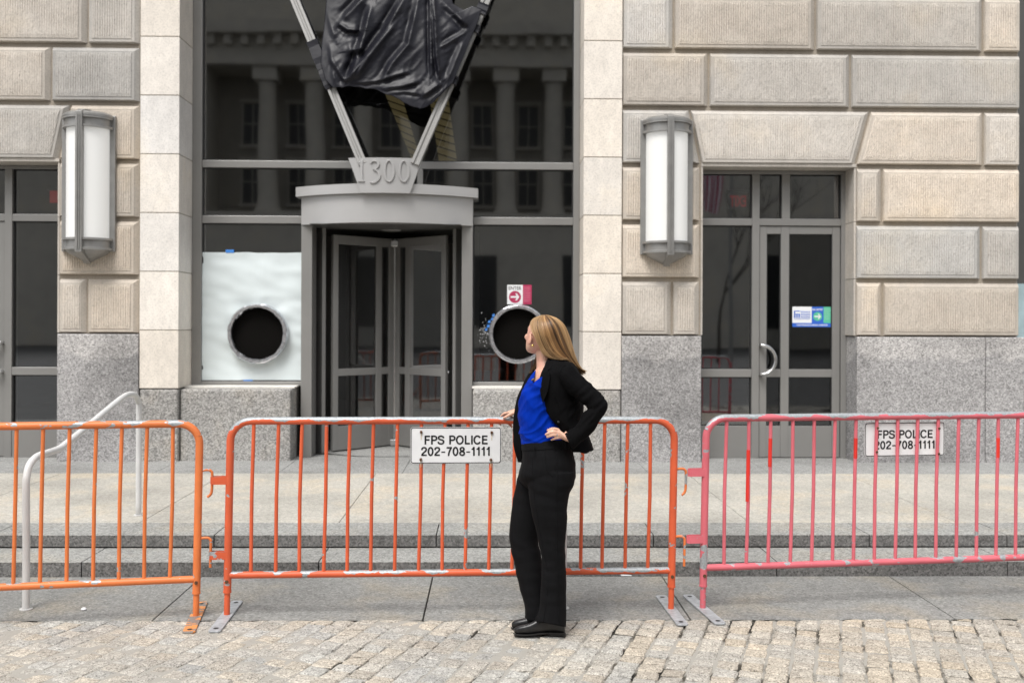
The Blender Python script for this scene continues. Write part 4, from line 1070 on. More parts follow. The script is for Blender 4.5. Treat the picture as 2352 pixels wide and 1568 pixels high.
# ------------------------------------------------------------------ stately office block across the street (mirrored in the glass)
ob = thing('office_block', 'grey stone colonnaded office block across the street, seen mirrored in the entrance glass', 'building', (0, -38, 0))
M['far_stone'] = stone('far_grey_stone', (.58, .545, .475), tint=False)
YO = 0
def O(mb, name, mat, **kw): return mb.build(name, mat, ob, **kw)
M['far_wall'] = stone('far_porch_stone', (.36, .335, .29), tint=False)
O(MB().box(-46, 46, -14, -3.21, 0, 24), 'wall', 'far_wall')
O(MB().box(-46, 46, -3.2, 0, 0, 7.6), 'base_storey', 'far_stone'); 
cn = MB(); cn.box(-46, 46, -3.2, .2, 7.6, 8.1); cn.box(-46, 46, -3.2, .1, 16.9, 18.6); cn.box(-46, 46, -3.2, .9, 18.6, 19.4); cn.box(-46, 46, -3.2, -.4, 19.4, 22)
for k in range(90): cn.box(-45 + k, -44.55 + k, .1, .55, 18.0, 18.6)
O(cn, 'cornice', 'far_stone')
for k in range(-10, 12):
    x = .8 + 2.9 * k; c_ = MB()
    if not (-15.5 < x < 9.5): continue
    c_.lathe([(.78, 8.1), (.78, 8.3), (.66, 8.5), (.62, 9.0), (.54, 15.8), (.62, 16.0), (.54, 16.1)], (x, -.9), 24); c_.box(x - .75, x + .75, -1.65, -.15, 16.1, 16.9)
    O(c_, 'column', 'far_stone', smooth=40)
for x0_, x1_ in ((-46, -17.2), (10.4, 46)): O(MB().box(x0_, x1_, -3.2, -.1, 8.1, 16.9), 'end_pavilion', 'far_stone')
for k in range(-12, 13):
    x = -.65 + 2.9 * k
    if not (-16.5 < x < 10): continue
    for z0, z1 in ((8.9, 11.6), (12.6, 15.2)):
        wd_ = MB(); wd_.box(x - .6, x + .6, -3.25, -3.14, z0, z1); wo = O(wd_, 'window', 'ink')
        fr_ = MB(); fr_.box(x - .7, x - .6, -3.2, -3.08, z0, z1); fr_.box(x + .6, x + .7, -3.2, -3.08, z0, z1); fr_.box(x - .03, x + .03, -3.13, -3.1, z0, z1); fr_.box(x - .6, x + .6, -3.13, -3.1, (z0 + z1) / 2 - .03, (z0 + z1) / 2 + .03); fr_.box(x - .8, x + .8, -3.2, -2.95, z1, z1 + .25); fr_.box(x - .8, x + .8, -3.2, -2.95, z0 - .2, z0)
        fr_.build('frame', 'far_stone', wo)
for k in range(-8, 9):
    x = -.65 + 5.8 * k; wd_ = MB(); wd_.box(x - .9, x + .9, -.06, .03, 1.2, 5.6); O(wd_, 'window', 'ink')
# striped flag by the street (mirrored in the right transom)
fl_ = thing('flag', 'striped red and white flag mirrored in the glass above the right door', 'flag', (9.05, -16, 0))
MB().tube([(0, 0, -.06), (0, 0, 8.6)], [.09, .045], 12).build('pole', 'metal', fl_, smooth=50); MB().tube([(0, 0, 7.9), (-.1, 0, 7.95), (-1.3, 0, 8.3)], .03, 8).build('arm', 'metal', fl_, smooth=50)
cl = MB(); nu_, nv_ = 26, 30
for j in range(nv_ + 1):
    for i in range(nu_ + 1):
        u, v = i / nu_, j / nv_; cl.v.append(Vector((-1.15 + .75 * u + .12 * math.sin(v * 3) * u - .1 * v, .12 * math.sin(u * 14 + v * 2), 8.2 - .25 * (1 - u) * 0 - 2.5 * v + .25 * (1 - u))))
for j in range(nv_):
    for i in range(nu_):
        cl.m = 2 if (i < 12 and j < 13) else int(i / 2) % 2; a = j * (nu_ + 1) + i; cl.face((a, a + 1, a + nu_ + 2, a + nu_ + 1))
cl.build('cloth', ['sign_red', 'print_white', 'sign_blue'], fl_, smooth=True)

# bare tree at the kerb behind the camera (mirrored in the right door)
def bare_tree(x, y):
    t = thing('street_tree', 'bare street tree whose branches are mirrored in the right glass door', 'tree', (x, y, 0)); rt = random.Random(4); tr_, br_ = MB(), MB()
    def grow(p, d, ln, r_, depth):
        pts = [p]
        for k in range(4): d = (d + Vector((rt.gauss(0, .12), rt.gauss(0, .12), .06))).normalized(); pts.append(pts[-1] + d * ln / 4)
        (tr_ if depth == 0 else br_).tube(pts, [r_ * (1 - .11 * k) for k in range(5)], 7 if depth < 2 else 4)
        if depth < 5:
            for k in range(3 if depth < 3 else 2):
                a = rt.uniform(0, 6.28); sp_ = rt.uniform(.4, .85); nd = (d + Vector((math.cos(a) * sp_, math.sin(a) * sp_, rt.uniform(-.1, .3)))).normalized()
                grow(pts[rt.choice((2, 3, 4, 4))] if depth else pts[4], nd, ln * rt.uniform(.62, .85), r_ * .58, depth + 1)
    grow(Vector((0, 0, -.05)), Vector((0, 0, 1)), 2.9, .085, 0)
    tr_.build('trunk', 'bark', t, smooth=True); br_.build('branches', 'bark', t)
M['bark'] = plain('dark_bark', (.045, .038, .032), .9, 0, .3, 20)
bare_tree(9.3, -19)

# small litter on the pavement
def scrap(px, py, label, r_, flat, name='pebble', mat='print_white'):
    c = gp(px, py, .004); bm = bmesh.new(); bmesh.ops.create_icosphere(bm, subdivisions=2, radius=r_)
    for v in bm.verts: v.co *= 1 + .3 * mnoise.noise(v.co * 60 + Vector((px, py, 0))); v.co.z *= flat
    me = bpy.data.meshes.new(name); bm.to_mesh(me); bm.free(); me.materials.append(M[mat])
    o = bpy.data.objects.new(name, me); col.objects.link(o); o.location = c + Vector((0, 0, r_ * flat * .6)); tag(o, label, 'litter')
scrap(192, 1399, 'small white pebble lying on the grey sidewalk slab behind the left barrier', .016, .5)
c = gp(1438, 1321.5, .004)
m_ = MB(); m_.box(-.035, .035, -.012, .012, 0, .006); o = m_.build('paper_scrap', 'print_white', None, bevel=.002); o.location = c; o.rotation_euler = (0, .05, .2); tag(o, 'small white paper scrap at the foot of the lower step, right of the woman', 'litter')

# ------------------------------------------------------------------ the woman
YW0 = 5.33                                 # the plane she stands in
def wp(px, py, d=0.0): return pt(px, py, YW0 + d)
def ring(y, xl, xr, d, b, n=28, tilt=0.0, e=1.0, skew=0.0):
    """horizontal section: outline xl..xr in the picture, centre depth d, half depth b (m)"""
    cx, a = (xl + xr) / 2, (xr - xl) / 2; out = []
    for i in range(n):
        th = 2 * math.pi * i / n; c_, s_ = math.cos(th), math.sin(th)
        u = math.copysign(abs(c_) ** e, c_); v = math.copysign(abs(s_) ** e, s_)
        out.append(wp(cx + a * u + skew * v, y + tilt * u, d + b * v))
    return out
def resample(secs, k=4):
    """smooth a list of numeric section tuples along their order"""
    return [tuple(p) for p in crom_n(secs, k)]
def crom_n(P, n):
    out = []
    for i in range(len(P) - 1):
        p0 = P[max(i - 1, 0)]; p1 = P[i]; p2 = P[i + 1]; p3 = P[min(i + 2, len(P) - 1)]
        for k in range(n):
            t = k / n; out.append(tuple(.5 * ((2 * b) + (c - a) * t + (2 * a - 5 * b + 4 * c - d) * t * t + (3 * b - a - 3 * c + d) * t ** 3) for a, b, c, d in zip(p0, p1, p2, p3)))
    out.append(tuple(P[-1])); return out
def loft(secs, k=4, n=28, **kw):
    mb = MB(); mb.rings([ring(*s[:5], n=n, tilt=(s[5] if len(s) > 5 else 0), **kw) for s in crom_n(secs, k)]); return mb
def limb(secs, n=20):
    """sections (ox,oy, ix,iy, depth, half depth): outer and inner outline points in the picture"""
    mb = MB(); rg = []
    for ox, oy, ix, iy, d, b in crom_n(secs, 4):
        a, c = wp(ox, oy, d), wp(ix, iy, d); m_ = (a + c) / 2; h = (a - c) / 2
        rg.append([m_ + h * math.cos(2 * math.pi * i / n) + Vector((0, b * math.sin(2 * math.pi * i / n), 0)) for i in range(n)])
    mb.rings(rg); return mb
def chain(pts, rad, n=10):
    """a rounded finger or limb through picture points (px,py,d) with radii in metres"""
    P_ = [wp(*p) for p in pts]; q = crom([tuple(p) for p in P_], 4); rr = []
    for i in range(len(q)):
        t = i / (len(q) - 1) * (len(rad) - 1); k = min(int(t), len(rad) - 2); rr.append(rad[k] + (rad[k + 1] - rad[k]) * (t - k))
    d0 = (q[0] - q[1]).normalized(); d1 = (q[-1] - q[-2]).normalized()
    q = [q[0] + d0 * rr[0] * .8, q[0] + d0 * rr[0] * .45] + q + [q[-1] + d1 * rr[-1] * .5, q[-1] + d1 * rr[-1] * .85]
    rr = [rr[0] * .3, rr[0] * .85] + rr + [rr[-1] * .86, rr[-1] * .4]
    return MB().tube(q, rr, n)
def fuse(parts, name, mat, parent, voxel, iters=4, disp=None, factor=.5):
    mb = MB()
    for p in parts: mb.add(p.v, p.f)
    me = bpy.data.meshes.new('tmp'); me.from_pydata([tuple(v) for v in mb.v], [], mb.f)
    bm = bmesh.new(); bm.from_mesh(me)
    bmesh.ops.recalc_face_normals(bm, faces=bm.faces); bm.to_mesh(me); bm.free()
    o = bpy.data.objects.new('tmp', me); col.objects.link(o)
    r_ = o.modifiers.new('r', 'REMESH'); r_.mode = 'VOXEL'; r_.voxel_size = voxel; r_.use_smooth_shade = True
    s_ = o.modifiers.new('s', 'SMOOTH'); s_.iterations = iters; s_.factor = factor
    dg = bpy.context.evaluated_depsgraph_get(); dg.update()
    out = bpy.data.meshes.new_from_object(o.evaluated_get(dg)); bpy.data.objects.remove(o)
    out.name = name; out.materials.clear()
    for x in (mat if isinstance(mat, (list, tuple)) else [mat]): out.materials.append(M[x])
    if disp:
        ns = [v.normal.copy() for v in out.vertices]
        for v, nn in zip(out.vertices, ns): v.co += nn * disp(v.co)
    for p in out.polygons: p.use_smooth = True
    ob_ = bpy.data.objects.new(name, out); col.objects.link(ob_)
    if parent is not None: ob_.parent = parent
    return ob_

def skin_mat():
    mt, n, b = new_mat('fair_skin'); h = N(n)
    cl = h.ramp(h.noise(18, 4), [(.3, (.62, .36, .255)), (.7, (.70, .43, .315))])
    cl = h.mix(h.ramp(h.noise(9, 3), [(.48, 0), (.72, .45)]), cl, (.62, .25, .20))
    h.L(cl, b.inputs['Base Color']); b.inputs['Roughness'].default_value = .5
    b.inputs['Subsurface Weight'].default_value = .12; b.inputs['Subsurface Radius'].default_value = (.012, .005, .003); b.inputs['Subsurface Scale'].default_value = .6
    return mt
M['skin'] = skin_mat()
def cloth_mat(name, c, rough, sheen, weave=900, var=.15, spec=.3):
    mt, n, b = new_mat(name); h = N(n)
    h.L(h.ramp(h.noise(10, 4), [(.3, tuple(x * (1 - var) for x in c)), (.7, tuple(x * (1 + var) for x in c))]), b.inputs['Base Color'])
    b.inputs['Roughness'].default_value = rough; b.inputs['Sheen Weight'].default_value = sheen; b.inputs['Sheen Roughness'].default_value = .4; b.inputs['Specular IOR Level'].default_value = spec
    h.bump(h.noise(weave, 2), .2, .001, b); return mt
M['suit'] = cloth_mat('black_suit_cloth', (.0036, .0035, .0039), .85, .004, spec=.07)
M['trouser'] = cloth_mat('black_trouser_cloth', (.0055, .0055, .0062), .8, .006, spec=.10)
M['blouse'] = cloth_mat('royal_blue_jersey', (.0003, .025, .32), .6, 0, var=.12, spec=.05)
M['leather'] = plain('black_leather', (.010, .010, .011), .33, 0, .3, 20, .3, 130, spec=.5)
M['sole'] = plain('black_rubber_sole', (.012, .011, .011), .8)
M['eye'] = plain('eye_white', (.7, .7, .68), .2); M['iris'] = plain('blue_iris', (.06, .12, .2), .2)
M['lip'] = plain('lip_skin', (.50, .16, .15), .4)

def hairmat():
    mt, n, b = new_mat('dark_blonde_hair'); h = N(n)
    h.L(h.attr('tint'), b.inputs['Base Color']); b.inputs['Roughness'].default_value = .38; b.inputs['Specular IOR Level'].default_value = .45
    b.inputs['Anisotropic'].default_value = .5; return mt
M['hair'] = hairmat()

# --- head, in its own frame: forward, left, up
HC = wp(1243, 770, 0); HF = Vector((-.52, .85, .17)).normalized(); HU = Vector((.07, 0, 1)); HU = (HU - HF * HU.dot(HF)).normalized(); HL = HU.cross(HF)
def hp(f, l, u): return HC + HF * f + HL * l + HU * u
def head_parts():
    ps = []
    S = [(-.108, .070, .030, .016), (-.104, .078, .018, .030), (-.092, .085, -.002, .045), (-.075, .086, -.03, .056), (-.05, .087, -.062, .064), (-.02, .088, -.085, .070), (.01, .084, -.096, .073), (.035, .080, -.096, .072), (.060, .064, -.090, .064), (.078, .044, -.074, .052), (.090, .022, -.047, .035), (.097, .005, -.02, .014)]
    mb = MB(); n = 32; rg = []
    for u, f1, f0, w_ in crom_n(S, 3):
        cf, af = (f1 + f0) / 2, (f1 - f0) / 2; row = []
        for i in range(n):
            th = 2 * math.pi * i / n; c_, s_ = math.cos(th), math.sin(th)
            k = 1.0 - .10 * max(0, c_) ** 2 * (1 if u < .03 else .3)
            row.append(hp(cf + af * math.copysign(abs(c_) ** .9, c_), w_ * s_ * k, u))
        rg.append(row)
    mb.rings(rg); ps.append(mb)
    ns = MB(); rg = []                                     # nose
    for u, f, w_ in ((.024, .082, .006), (.0, .094, .008), (-.018, .107, .012), (-.028, .111, .015), (-.036, .103, .016), (-.040, .088, .012)):
        rg.append([hp(f - .02 + .02 * math.cos(a), w_ * math.sin(a), u) for a in [2 * math.pi * i / 12 for i in range(12)]])
    ns.rings(rg); ps.append(ns)
    for s_ in (1, -1):                                     # cheekbones and brow
        c_ = MB(); c_.tube([hp(.050, .048 * s_, -.015), hp(.062, .040 * s_, -.022), hp(.066, .032 * s_, -.03)], [.014, .021, .015], 10); ps.append(c_)
        c_ = MB(); c_.tube([hp(.074, .040 * s_, .018), hp(.080, .022 * s_, .022), hp(.079, .008 * s_, .018)], [.005, .007, .005], 8); ps.append(c_)
    ch = MB(); ch.tube([hp(.070, -.012, -.094), hp(.074, 0, -.094), hp(.070, .012, -.094)], [.013, .017, .013], 10); ps.append(ch)
    for z, r_ in ((-.058, .008), (-.067, .0085)):
        m_ = MB(); m_.tube([hp(.078, -.018, z), hp(.087, 0, z), hp(.078, .018, z)], [.004, r_, .004], 8); ps.append(m_)
    # ears
    for s_ in (1, -1):
        e = MB(); pts = []
        for k in range(11):
            a = R(-70 + 290 * k / 10); pts.append(hp(-.014 - .017 * math.cos(a) * -1 - .004, (.0765 + .010 * (math.cos(a) < .2)) * s_, -.024 + .029 * math.sin(a)))
        e.tube(pts, [.005] + [.0062] * 9 + [.006], 8); ps.append(e)
        e = MB(); e.tube([hp(-.016, .072 * s_, -.010), hp(-.018, .075 * s_, -.026), hp(-.012, .075 * s_, -.046)], [.010, .011, .0085], 8); ps.append(e)
    return ps
RD = (MIDA[1] + MIDB[1]) / 2 + .04 - YW0           # depth of the rail under her far hand
s_h = frac(1165, 960, MIDA, MIDB); RD = MIDA[1] + (MIDB[1] - MIDA[1]) * s_h / Lm - YW0
body = []
body += head_parts()
nk = MB(); nk.rings([[wp(cx + a * math.cos(2 * math.pi * i / 20), y + ty * math.cos(2 * math.pi * i / 20), d + b * math.sin(2 * math.pi * i / 20)) for i in range(20)] for cx, a, y, ty, d, b in ((1251, 19, 792, 4, .012, .048), (1252, 21, 812, 3, .012, .052), (1254, 22, 830, 0, .01, .056), (1258, 26, 850, -4, 0, .075), (1262, 34, 868, -6, 0, .10))]); body.append(nk)
# chest, hips and legs under the clothes
body.append(loft([(848, 1234, 1290, 0, .11, 4), (862, 1224, 1300, 0, .145, 5), (880, 1217, 1305, 0, .14, 3), (910, 1208, 1305, 0, .13), (950, 1206, 1300, 0, .12), (1000, 1206, 1296, 0, .12), (1050, 1210, 1306, 0, .13), (1085, 1215, 1300, 0, .12)], 3))
body.append(loft([(1080, 1232, 1300, -.075, .07), (1250, 1248, 1288, -.075, .05), (1395, 1255, 1288, -.06, .04), (1424, 1256, 1288, -.06, .03)], 4))
body.append(loft([(1080, 1212, 1262, .08, .07), (1250, 1182, 1222, .075, .05), (1390, 1215, 1245, .055, .04), (1413, 1215, 1245, .05, .03)], 4))
body.append(limb([(1305, 842, 1288, 868, -.14, .05), (1345, 880, 1318, 902, -.175, .045), (1385, 930, 1360, 938, -.20, .04), (1352, 985, 1334, 968, -.20, .035), (1312, 1014, 1302, 996, -.195, .024), (1300, 1009, 1294, 994, -.19, .022)]))
# near hand: palm and bent fingers on the hip
body.append(MB().rings([[wp(x + hx * math.cos(a), y + hy * math.cos(a), d + b * math.sin(a)) for a in [2 * math.pi * i / 16 for i in range(16)]] for x, y, hx, hy, d, b in
    ((1306, 1007, 4, 9, -.192, .020), (1298, 1003, 4.5, 10.5, -.190, .020), (1290, 998.5, 4.5, 11.5, -.186, .017), (1283, 995.5, 4, 11, -.184, .014), (1279, 994.5, 3, 9.5, -.182, .010))]))
fing = [([(1283, 987, -.184), (1273, 984.2, -.190), (1264.5, 985.4, -.186), (1257.5, 988, -.176)], [.0088, .0085, .0078, .0062]),
        ([(1281, 993, -.188), (1269.5, 991.6, -.196), (1260, 994.4, -.190), (1253.5, 997.6, -.178)], [.0090, .0086, .0080, .0064]),
        ([(1283, 999, -.188), (1271.5, 998.6, -.196), (1263, 1001, -.190), (1256.8, 1003.3, -.178)], [.0086, .0083, .0076, .0062]),
        ([(1287, 1004.6, -.184), (1278.5, 1005.2, -.190), (1272, 1007.2, -.186), (1266.6, 1009.6, -.176)], [.0078, .0075, .0068, .0055])]
for p, r_ in fing: body.append(chain(p, r_))
body.append(chain([(1298, 999, -.176), (1302, 992, -.160), (1306, 988, -.145)], [.011, .0100, .0085]))
# far arm and the hand round the rail
body.append(limb([(1236, 845, 1215, 872, .18, .05), (1222, 905, 1198, 905, .27, .042), (1204, 944, 1188, 930, RD - .02, .030), (1190, 952, 1185, 938, RD + .0, .022)]))
body.append(MB().rings([[wp(x + hx * math.cos(a), y + hy * math.cos(a), RD + d + b * math.sin(a)) for a in [2 * math.pi * i / 16 for i in range(16)]] for x, y, hx, hy, d, b in
    ((1192, 944, 3, 8, .0, .024), (1184, 945, 2.5, 7.0, .002, .030), (1177, 946, 1.8, 5.4, .006, .036), (1169, 947.5, 1.2, 4.4, .012, .036), (1165, 948.5, .8, 3.2, .014, .030))]))
for p, r_ in (([(1167, 948, -.006 + .02), (1158, 949.5, .026), (1151.5, 957, .042), (1149.5, 967, .036), (1149, 975, .022)], [.0088, .0086, .0080, .0074, .0062]),
              ([(1171, 948.5, .02), (1163.5, 950, .036), (1159, 958, .047), (1161, 968, .038), (1166, 972.5, .016)], [.0090, .0088, .0082, .0076, .0064]),
              ([(1176, 949, .02), (1170, 951, .038), (1166, 960, .048), (1168, 971, .038), (1171.5, 976.5, .018)], [.0088, .0085, .0080, .0074, .0062]),
              ([(1180, 949.5, .02), (1175, 953, .036), (1172.5, 964, .046), (1173.5, 974, .036), (1175.5, 980.5, .018)], [.0080, .0076, .0072, .0066, .0056]),
              ([(1183, 947, -.022), (1174, 950.5, -.031), (1165, 955.5, -.034), (1157, 959.5, -.031)], [.0115, .0105, .0092, .0072])):
    body.append(chain([(x, y, RD + d) for x, y, d in p], r_))
woman = fuse(body, 'person', 'skin', None, .0034, 3)
tag(woman, 'woman in black trouser suit and blue blouse, one hand on the barrier, other on hip', 'person')
# face details
for s_ in (1, -1):
    def ball(c, r_, nm, mat):
        bm = bmesh.new(); bmesh.ops.create_icosphere(bm, subdivisions=2, radius=r_, matrix=Matrix.Translation(c)); me = bpy.data.meshes.new(nm); bm.to_mesh(me); bm.free(); me.materials.append(M[mat])
        for p in me.polygons: p.use_smooth = True
        o = bpy.data.objects.new(nm, me); col.objects.link(o); o.parent = woman; return o
    ball(hp(.068, .030 * s_, .004), .0115, 'eye', 'eye'); ball(hp(.0765, .030 * s_, .004), .0048, 'iris', 'iris')
    eb = MB(); eb.tube([hp(.070, .046 * s_, .026), hp(.081, .030 * s_, .031), hp(.086, .012 * s_, .027)], [.0015, .003, .002], 6); eb.build('eyebrow', plain('brown_brow', (.16, .09, .045), .8), woman, smooth=True)
lp_ = MB(); lp_.tube([hp(.078, -.019, -.0625), hp(.0905, 0, -.0625), hp(.078, .019, -.0625)], [.002, .006, .002], 8); lp_.build('lips', 'lip', woman, smooth=True)
er = MB()
er.tube([hp(-.004, .086, -.060), hp(-.006, .089, -.054), hp(-.003, .088, -.050)], [.003, .006, .003], 8); c_ = hp(-.002, .086, -.058)
bm = bmesh.new(); bmesh.ops.create_icosphere(bm, subdivisions=2, radius=.0075, matrix=Matrix.Translation(wp(1223.4, 793.5, -.066))); me = bpy.data.meshes.new('earring'); bm.to_mesh(me); bm.free(); me.materials.append(M['gold'])
for p in me.polygons: p.use_smooth = True
o = bpy.data.objects.new('earring', me); col.objects.link(o); o.parent = woman
rg_ = MB(); a_, b_ = wp(1279.6, 998.8, -.191), wp(1277.8, 998.7, -.192)
ax = (b_ - a_).normalized(); e1 = ax.cross(Vector((0, 0, 1))).normalized(); e2 = ax.cross(e1)
rg_.rings([[q + (e1 * math.cos(t) + e2 * math.sin(t)) * r_ for t in [2 * math.pi * i / 16 for i in range(16)]] for q, r_ in ((a_, .0086), (a_, .0098), (b_, .0098), (b_, .0086))]); rg_.build('finger_ring', 'steel', woman, smooth=40)

# --- trousers
def tro_disp(p):
    z = p.z; q = p
    w_ = .0022 * mnoise.noise(Vector((q.x * 6, q.y * 6, z * 26))) + .0020 * mnoise.noise(Vector((q.x * 16 + z * 9, q.y * 16, z * 5)))
    w_ += .0045 * math.exp(-((z - .80) / .10) ** 2) * mnoise.noise(Vector((q.x * 7 + z * 16, q.y * 8, z * 22)))
    w_ += .0035 * math.exp(-((z - .43) / .12) ** 2) * mnoise.noise(Vector((q.x * 6, q.y * 8, z * 24 + q.x * 14)))
    return w_
tr = [loft([(1014, 1199, 1312, 0, .150, -6.5), (1024, 1199, 1314, 0, .158, -5), (1036, 1199.5, 1316, 0, .165, -2), (1060, 1198, 1321.5, 0, .178), (1078, 1193, 1322.6, 0, .182), (1093, 1190, 1322.6, 0, .180), (1106, 1196, 1319, 0, .165), (1118, 1208, 1310, 0, .14), (1130, 1226, 1298, 0, .10)], 3, e=.92),
      loft([(1085, 1213, 1321.5, -.078, .104), (1112, 1212, 1320, -.084, .100), (1122, 1214, 1314.5, -.085, .098), (1134, 1215, 1308.5, -.086, .095), (1165, 1219, 1302.5, -.088, .088), (1190, 1224, 1302.8, -.088, .084), (1209, 1229, 1301.8, -.087, .080), (1232, 1234, 1299.5, -.084, .076), (1250, 1238, 1297.6, -.082, .075), (1277, 1243, 1299, -.078, .075), (1327, 1243, 1300.6, -.073, .078), (1394, 1239, 1300.6, -.064, .085, 2), (1420, 1231.5, 1300.6, -.062, .090, 5), (1433, 1228.5, 1300.6, -.062, .092, 6.5)], 3, e=.9),
      loft([(1075, 1194, 1280, .075, .10), (1095, 1188, 1275, .082, .099), (1120, 1183, 1268, .086, .096), (1157, 1176, 1258, .086, .090), (1200, 1171.5, 1246, .082, .082), (1224, 1169.8, 1241, .080, .078), (1248, 1170.6, 1236, .078, .075), (1285, 1178.5, 1245, .072, .075), (1338, 1190.6, 1250, .064, .075), (1385, 1203.5, 1254, .058, .078), (1404, 1206, 1256, .056, .080), (1426, 1206, 1260, .055, .082, 2)], 3, e=.9)]
trs = fuse(tr, 'trousers', 'trouser', woman, .0042, 9, tro_disp)
wb = MB()                                   # waistband with its seam, loops and pocket edge
wb.rings([ring(y, xl, xr, 0, b, n=48, tilt=tl, e=.92) for y, xl, xr, b, tl in ((1013.2, 1198, 1313, .1490, -6.5), (1013, 1197.3, 1313.6, .1535, -6.5), (1022, 1197.6, 1315, .1595, -5.2), (1031, 1198.3, 1316.2, .1645, -4), (1031.2, 1200, 1314, .160, -4))])
wbo = wb.build('waistband', 'trouser', trs, smooth=40)
for px, py0, py1, dd in ((1226.5, 1019, 1037, -.150), (1299, 1010, 1030, -.128)):
    m_ = MB(); m_.tube([wp(px, py0, dd - .012), wp(px + .4, (py0 + py1) / 2, dd - .019), wp(px, py1, dd - .020)], [.004, .0045, .004], 6); m_.build('belt_loop', 'trouser', trs)
def surf_line(pts, r_, name, mat, par):
    m_ = MB(); m_.tube(crom([tuple(wp(*p)) for p in pts], 4), r_, 6); return m_.build(name, mat, par, smooth=True)

from mathutils.bvhtree import BVHTree
def seam(obj_, pts, r_, name, mat):
    bv = BVHTree.FromPolygons([v.co for v in obj_.data.vertices], [p.vertices[:] for p in obj_.data.polygons]); o_ = Vector((0, 0, CAM_H)); q = []
    for x, y in crom_n(pts, 6):
        hit = bv.ray_cast(o_, ray(x, y).normalized())
        if hit[0] is not None and hit[0].y < YW0 + .1: q.append(hit[0] + hit[1] * r_ * .2)
    if len(q) > 2: MB().tube(q, r_, 6).build(name, mat, obj_, smooth=True)
seam(trs, [(1277, 1038), (1280, 1100), (1279, 1180), (1279, 1260), (1281, 1340), (1284, 1436)], .0022, 'side_seam', 'trouser')
seam(trs, [(1251, 1036), (1253, 1062), (1259, 1084), (1270, 1093)], .0024, 'pocket_edge', 'trouser')
seam(trs, [(1222, 1042), (1225, 1120), (1240, 1220), (1258, 1330), (1248, 1428)], .0016, 'front_crease', 'trouser')
# --- blouse
def bl_disp(p):
    fold = p.z * 1.0 + (p.x - .3) * .55
    a = mnoise.noise(Vector((p.x * 5, p.y * 4, p.z * 5))) * 1.6
    k = max(.15, min(1, (1.52 - p.z) / .18))
    f = 1 - abs(math.sin(fold * 30 + a * 2.2)) * 2
    f2 = mnoise.noise(Vector((p.x * 10 - p.z * 14, p.y * 8, p.z * 10 + p.x * 7)))
    f3 = math.sin((p.x + .35 * p.z) * 95 + 2 * a) * math.exp(-((p.z - 1.33) / .07) ** 2)
    k *= max(0, min(1, (p.z - 1.0) / .06))
    g_ = 1 - 2 * abs(mnoise.noise(Vector(((p.z - p.x * .75) * 24 + a, (p.x + p.z) * 3.5, 4))))
    return k * (.0030 * f + .0060 * f2 + .0075 * g_) + .002 * f3 * k
bl = [loft([(846, 1237, 1282, 0, .12, 3), (856, 1229, 1290, 0, .15, 4), (868, 1220, 1298, .0, .165, 3), (880, 1211, 1302, .0, .167, 2), (891, 1203.5, 1304, 0, .166, 1), (909, 1194.5, 1304, 0, .160), (926, 1193.2, 1304, 0, .157), (945, 1193.5, 1302, 0, .152), (971, 1194.2, 1302, 0, .148), (996, 1195, 1304, 0, .147, -2), (1012, 1197, 1307, 0, .148, -4), (1026, 1199, 1309, 0, .148, -5)], 3, e=.95)]
M['blouse_inner'] = M['blouse']
blo = fuse(bl, 'blouse', 'blouse', woman, .0040, 3, bl_disp)
# open the neckline: drop the faces inside the V
bm = bmesh.new(); bm.from_mesh(blo.data)
def to_px(p):
    d = p - Vector((0, 0, CAM_H)); z = d.dot(_F); return 1176 + FPX * d.dot(_R) / z, 735 - FPX * d.dot(_U) / z
VN = [(1236, 830), (1262, 830), (1240, 867), (1223, 881)]
for i_ in range(4):
    (xa_, ya_), (xb_, yb_) = VN[i_ - 1], VN[i_]; n_ = ray(xa_, ya_).cross(ray(xb_, yb_)).normalized()
    bmesh.ops.bisect_plane(bm, geom=bm.verts[:] + bm.edges[:] + bm.faces[:], dist=1e-6, plane_co=(0, 0, CAM_H), plane_no=n_)
def in_poly(x, y, P_):
    c = False
    for i in range(len(P_)):
        (x1, y1), (x2, y2) = P_[i - 1], P_[i]
        if (y1 > y) != (y2 > y) and x < (x2 - x1) * (y - y1) / (y2 - y1) + x1: c = not c
    return c
dl_ = [f for f in bm.faces if f.calc_center_median().y < YW0 + .04 and in_poly(*to_px(f.calc_center_median()), VN)]
bmesh.ops.delete(bm, geom=dl_, context='FACES'); bm.to_mesh(blo.data); bm.free()
cp_ = MB(); cp_.tube([wp(1221.5, 872.5, -.115), wp(1228.5, 869.5, -.135)], .0042, 8); cp_.build('neck_clip', 'gold', blo)

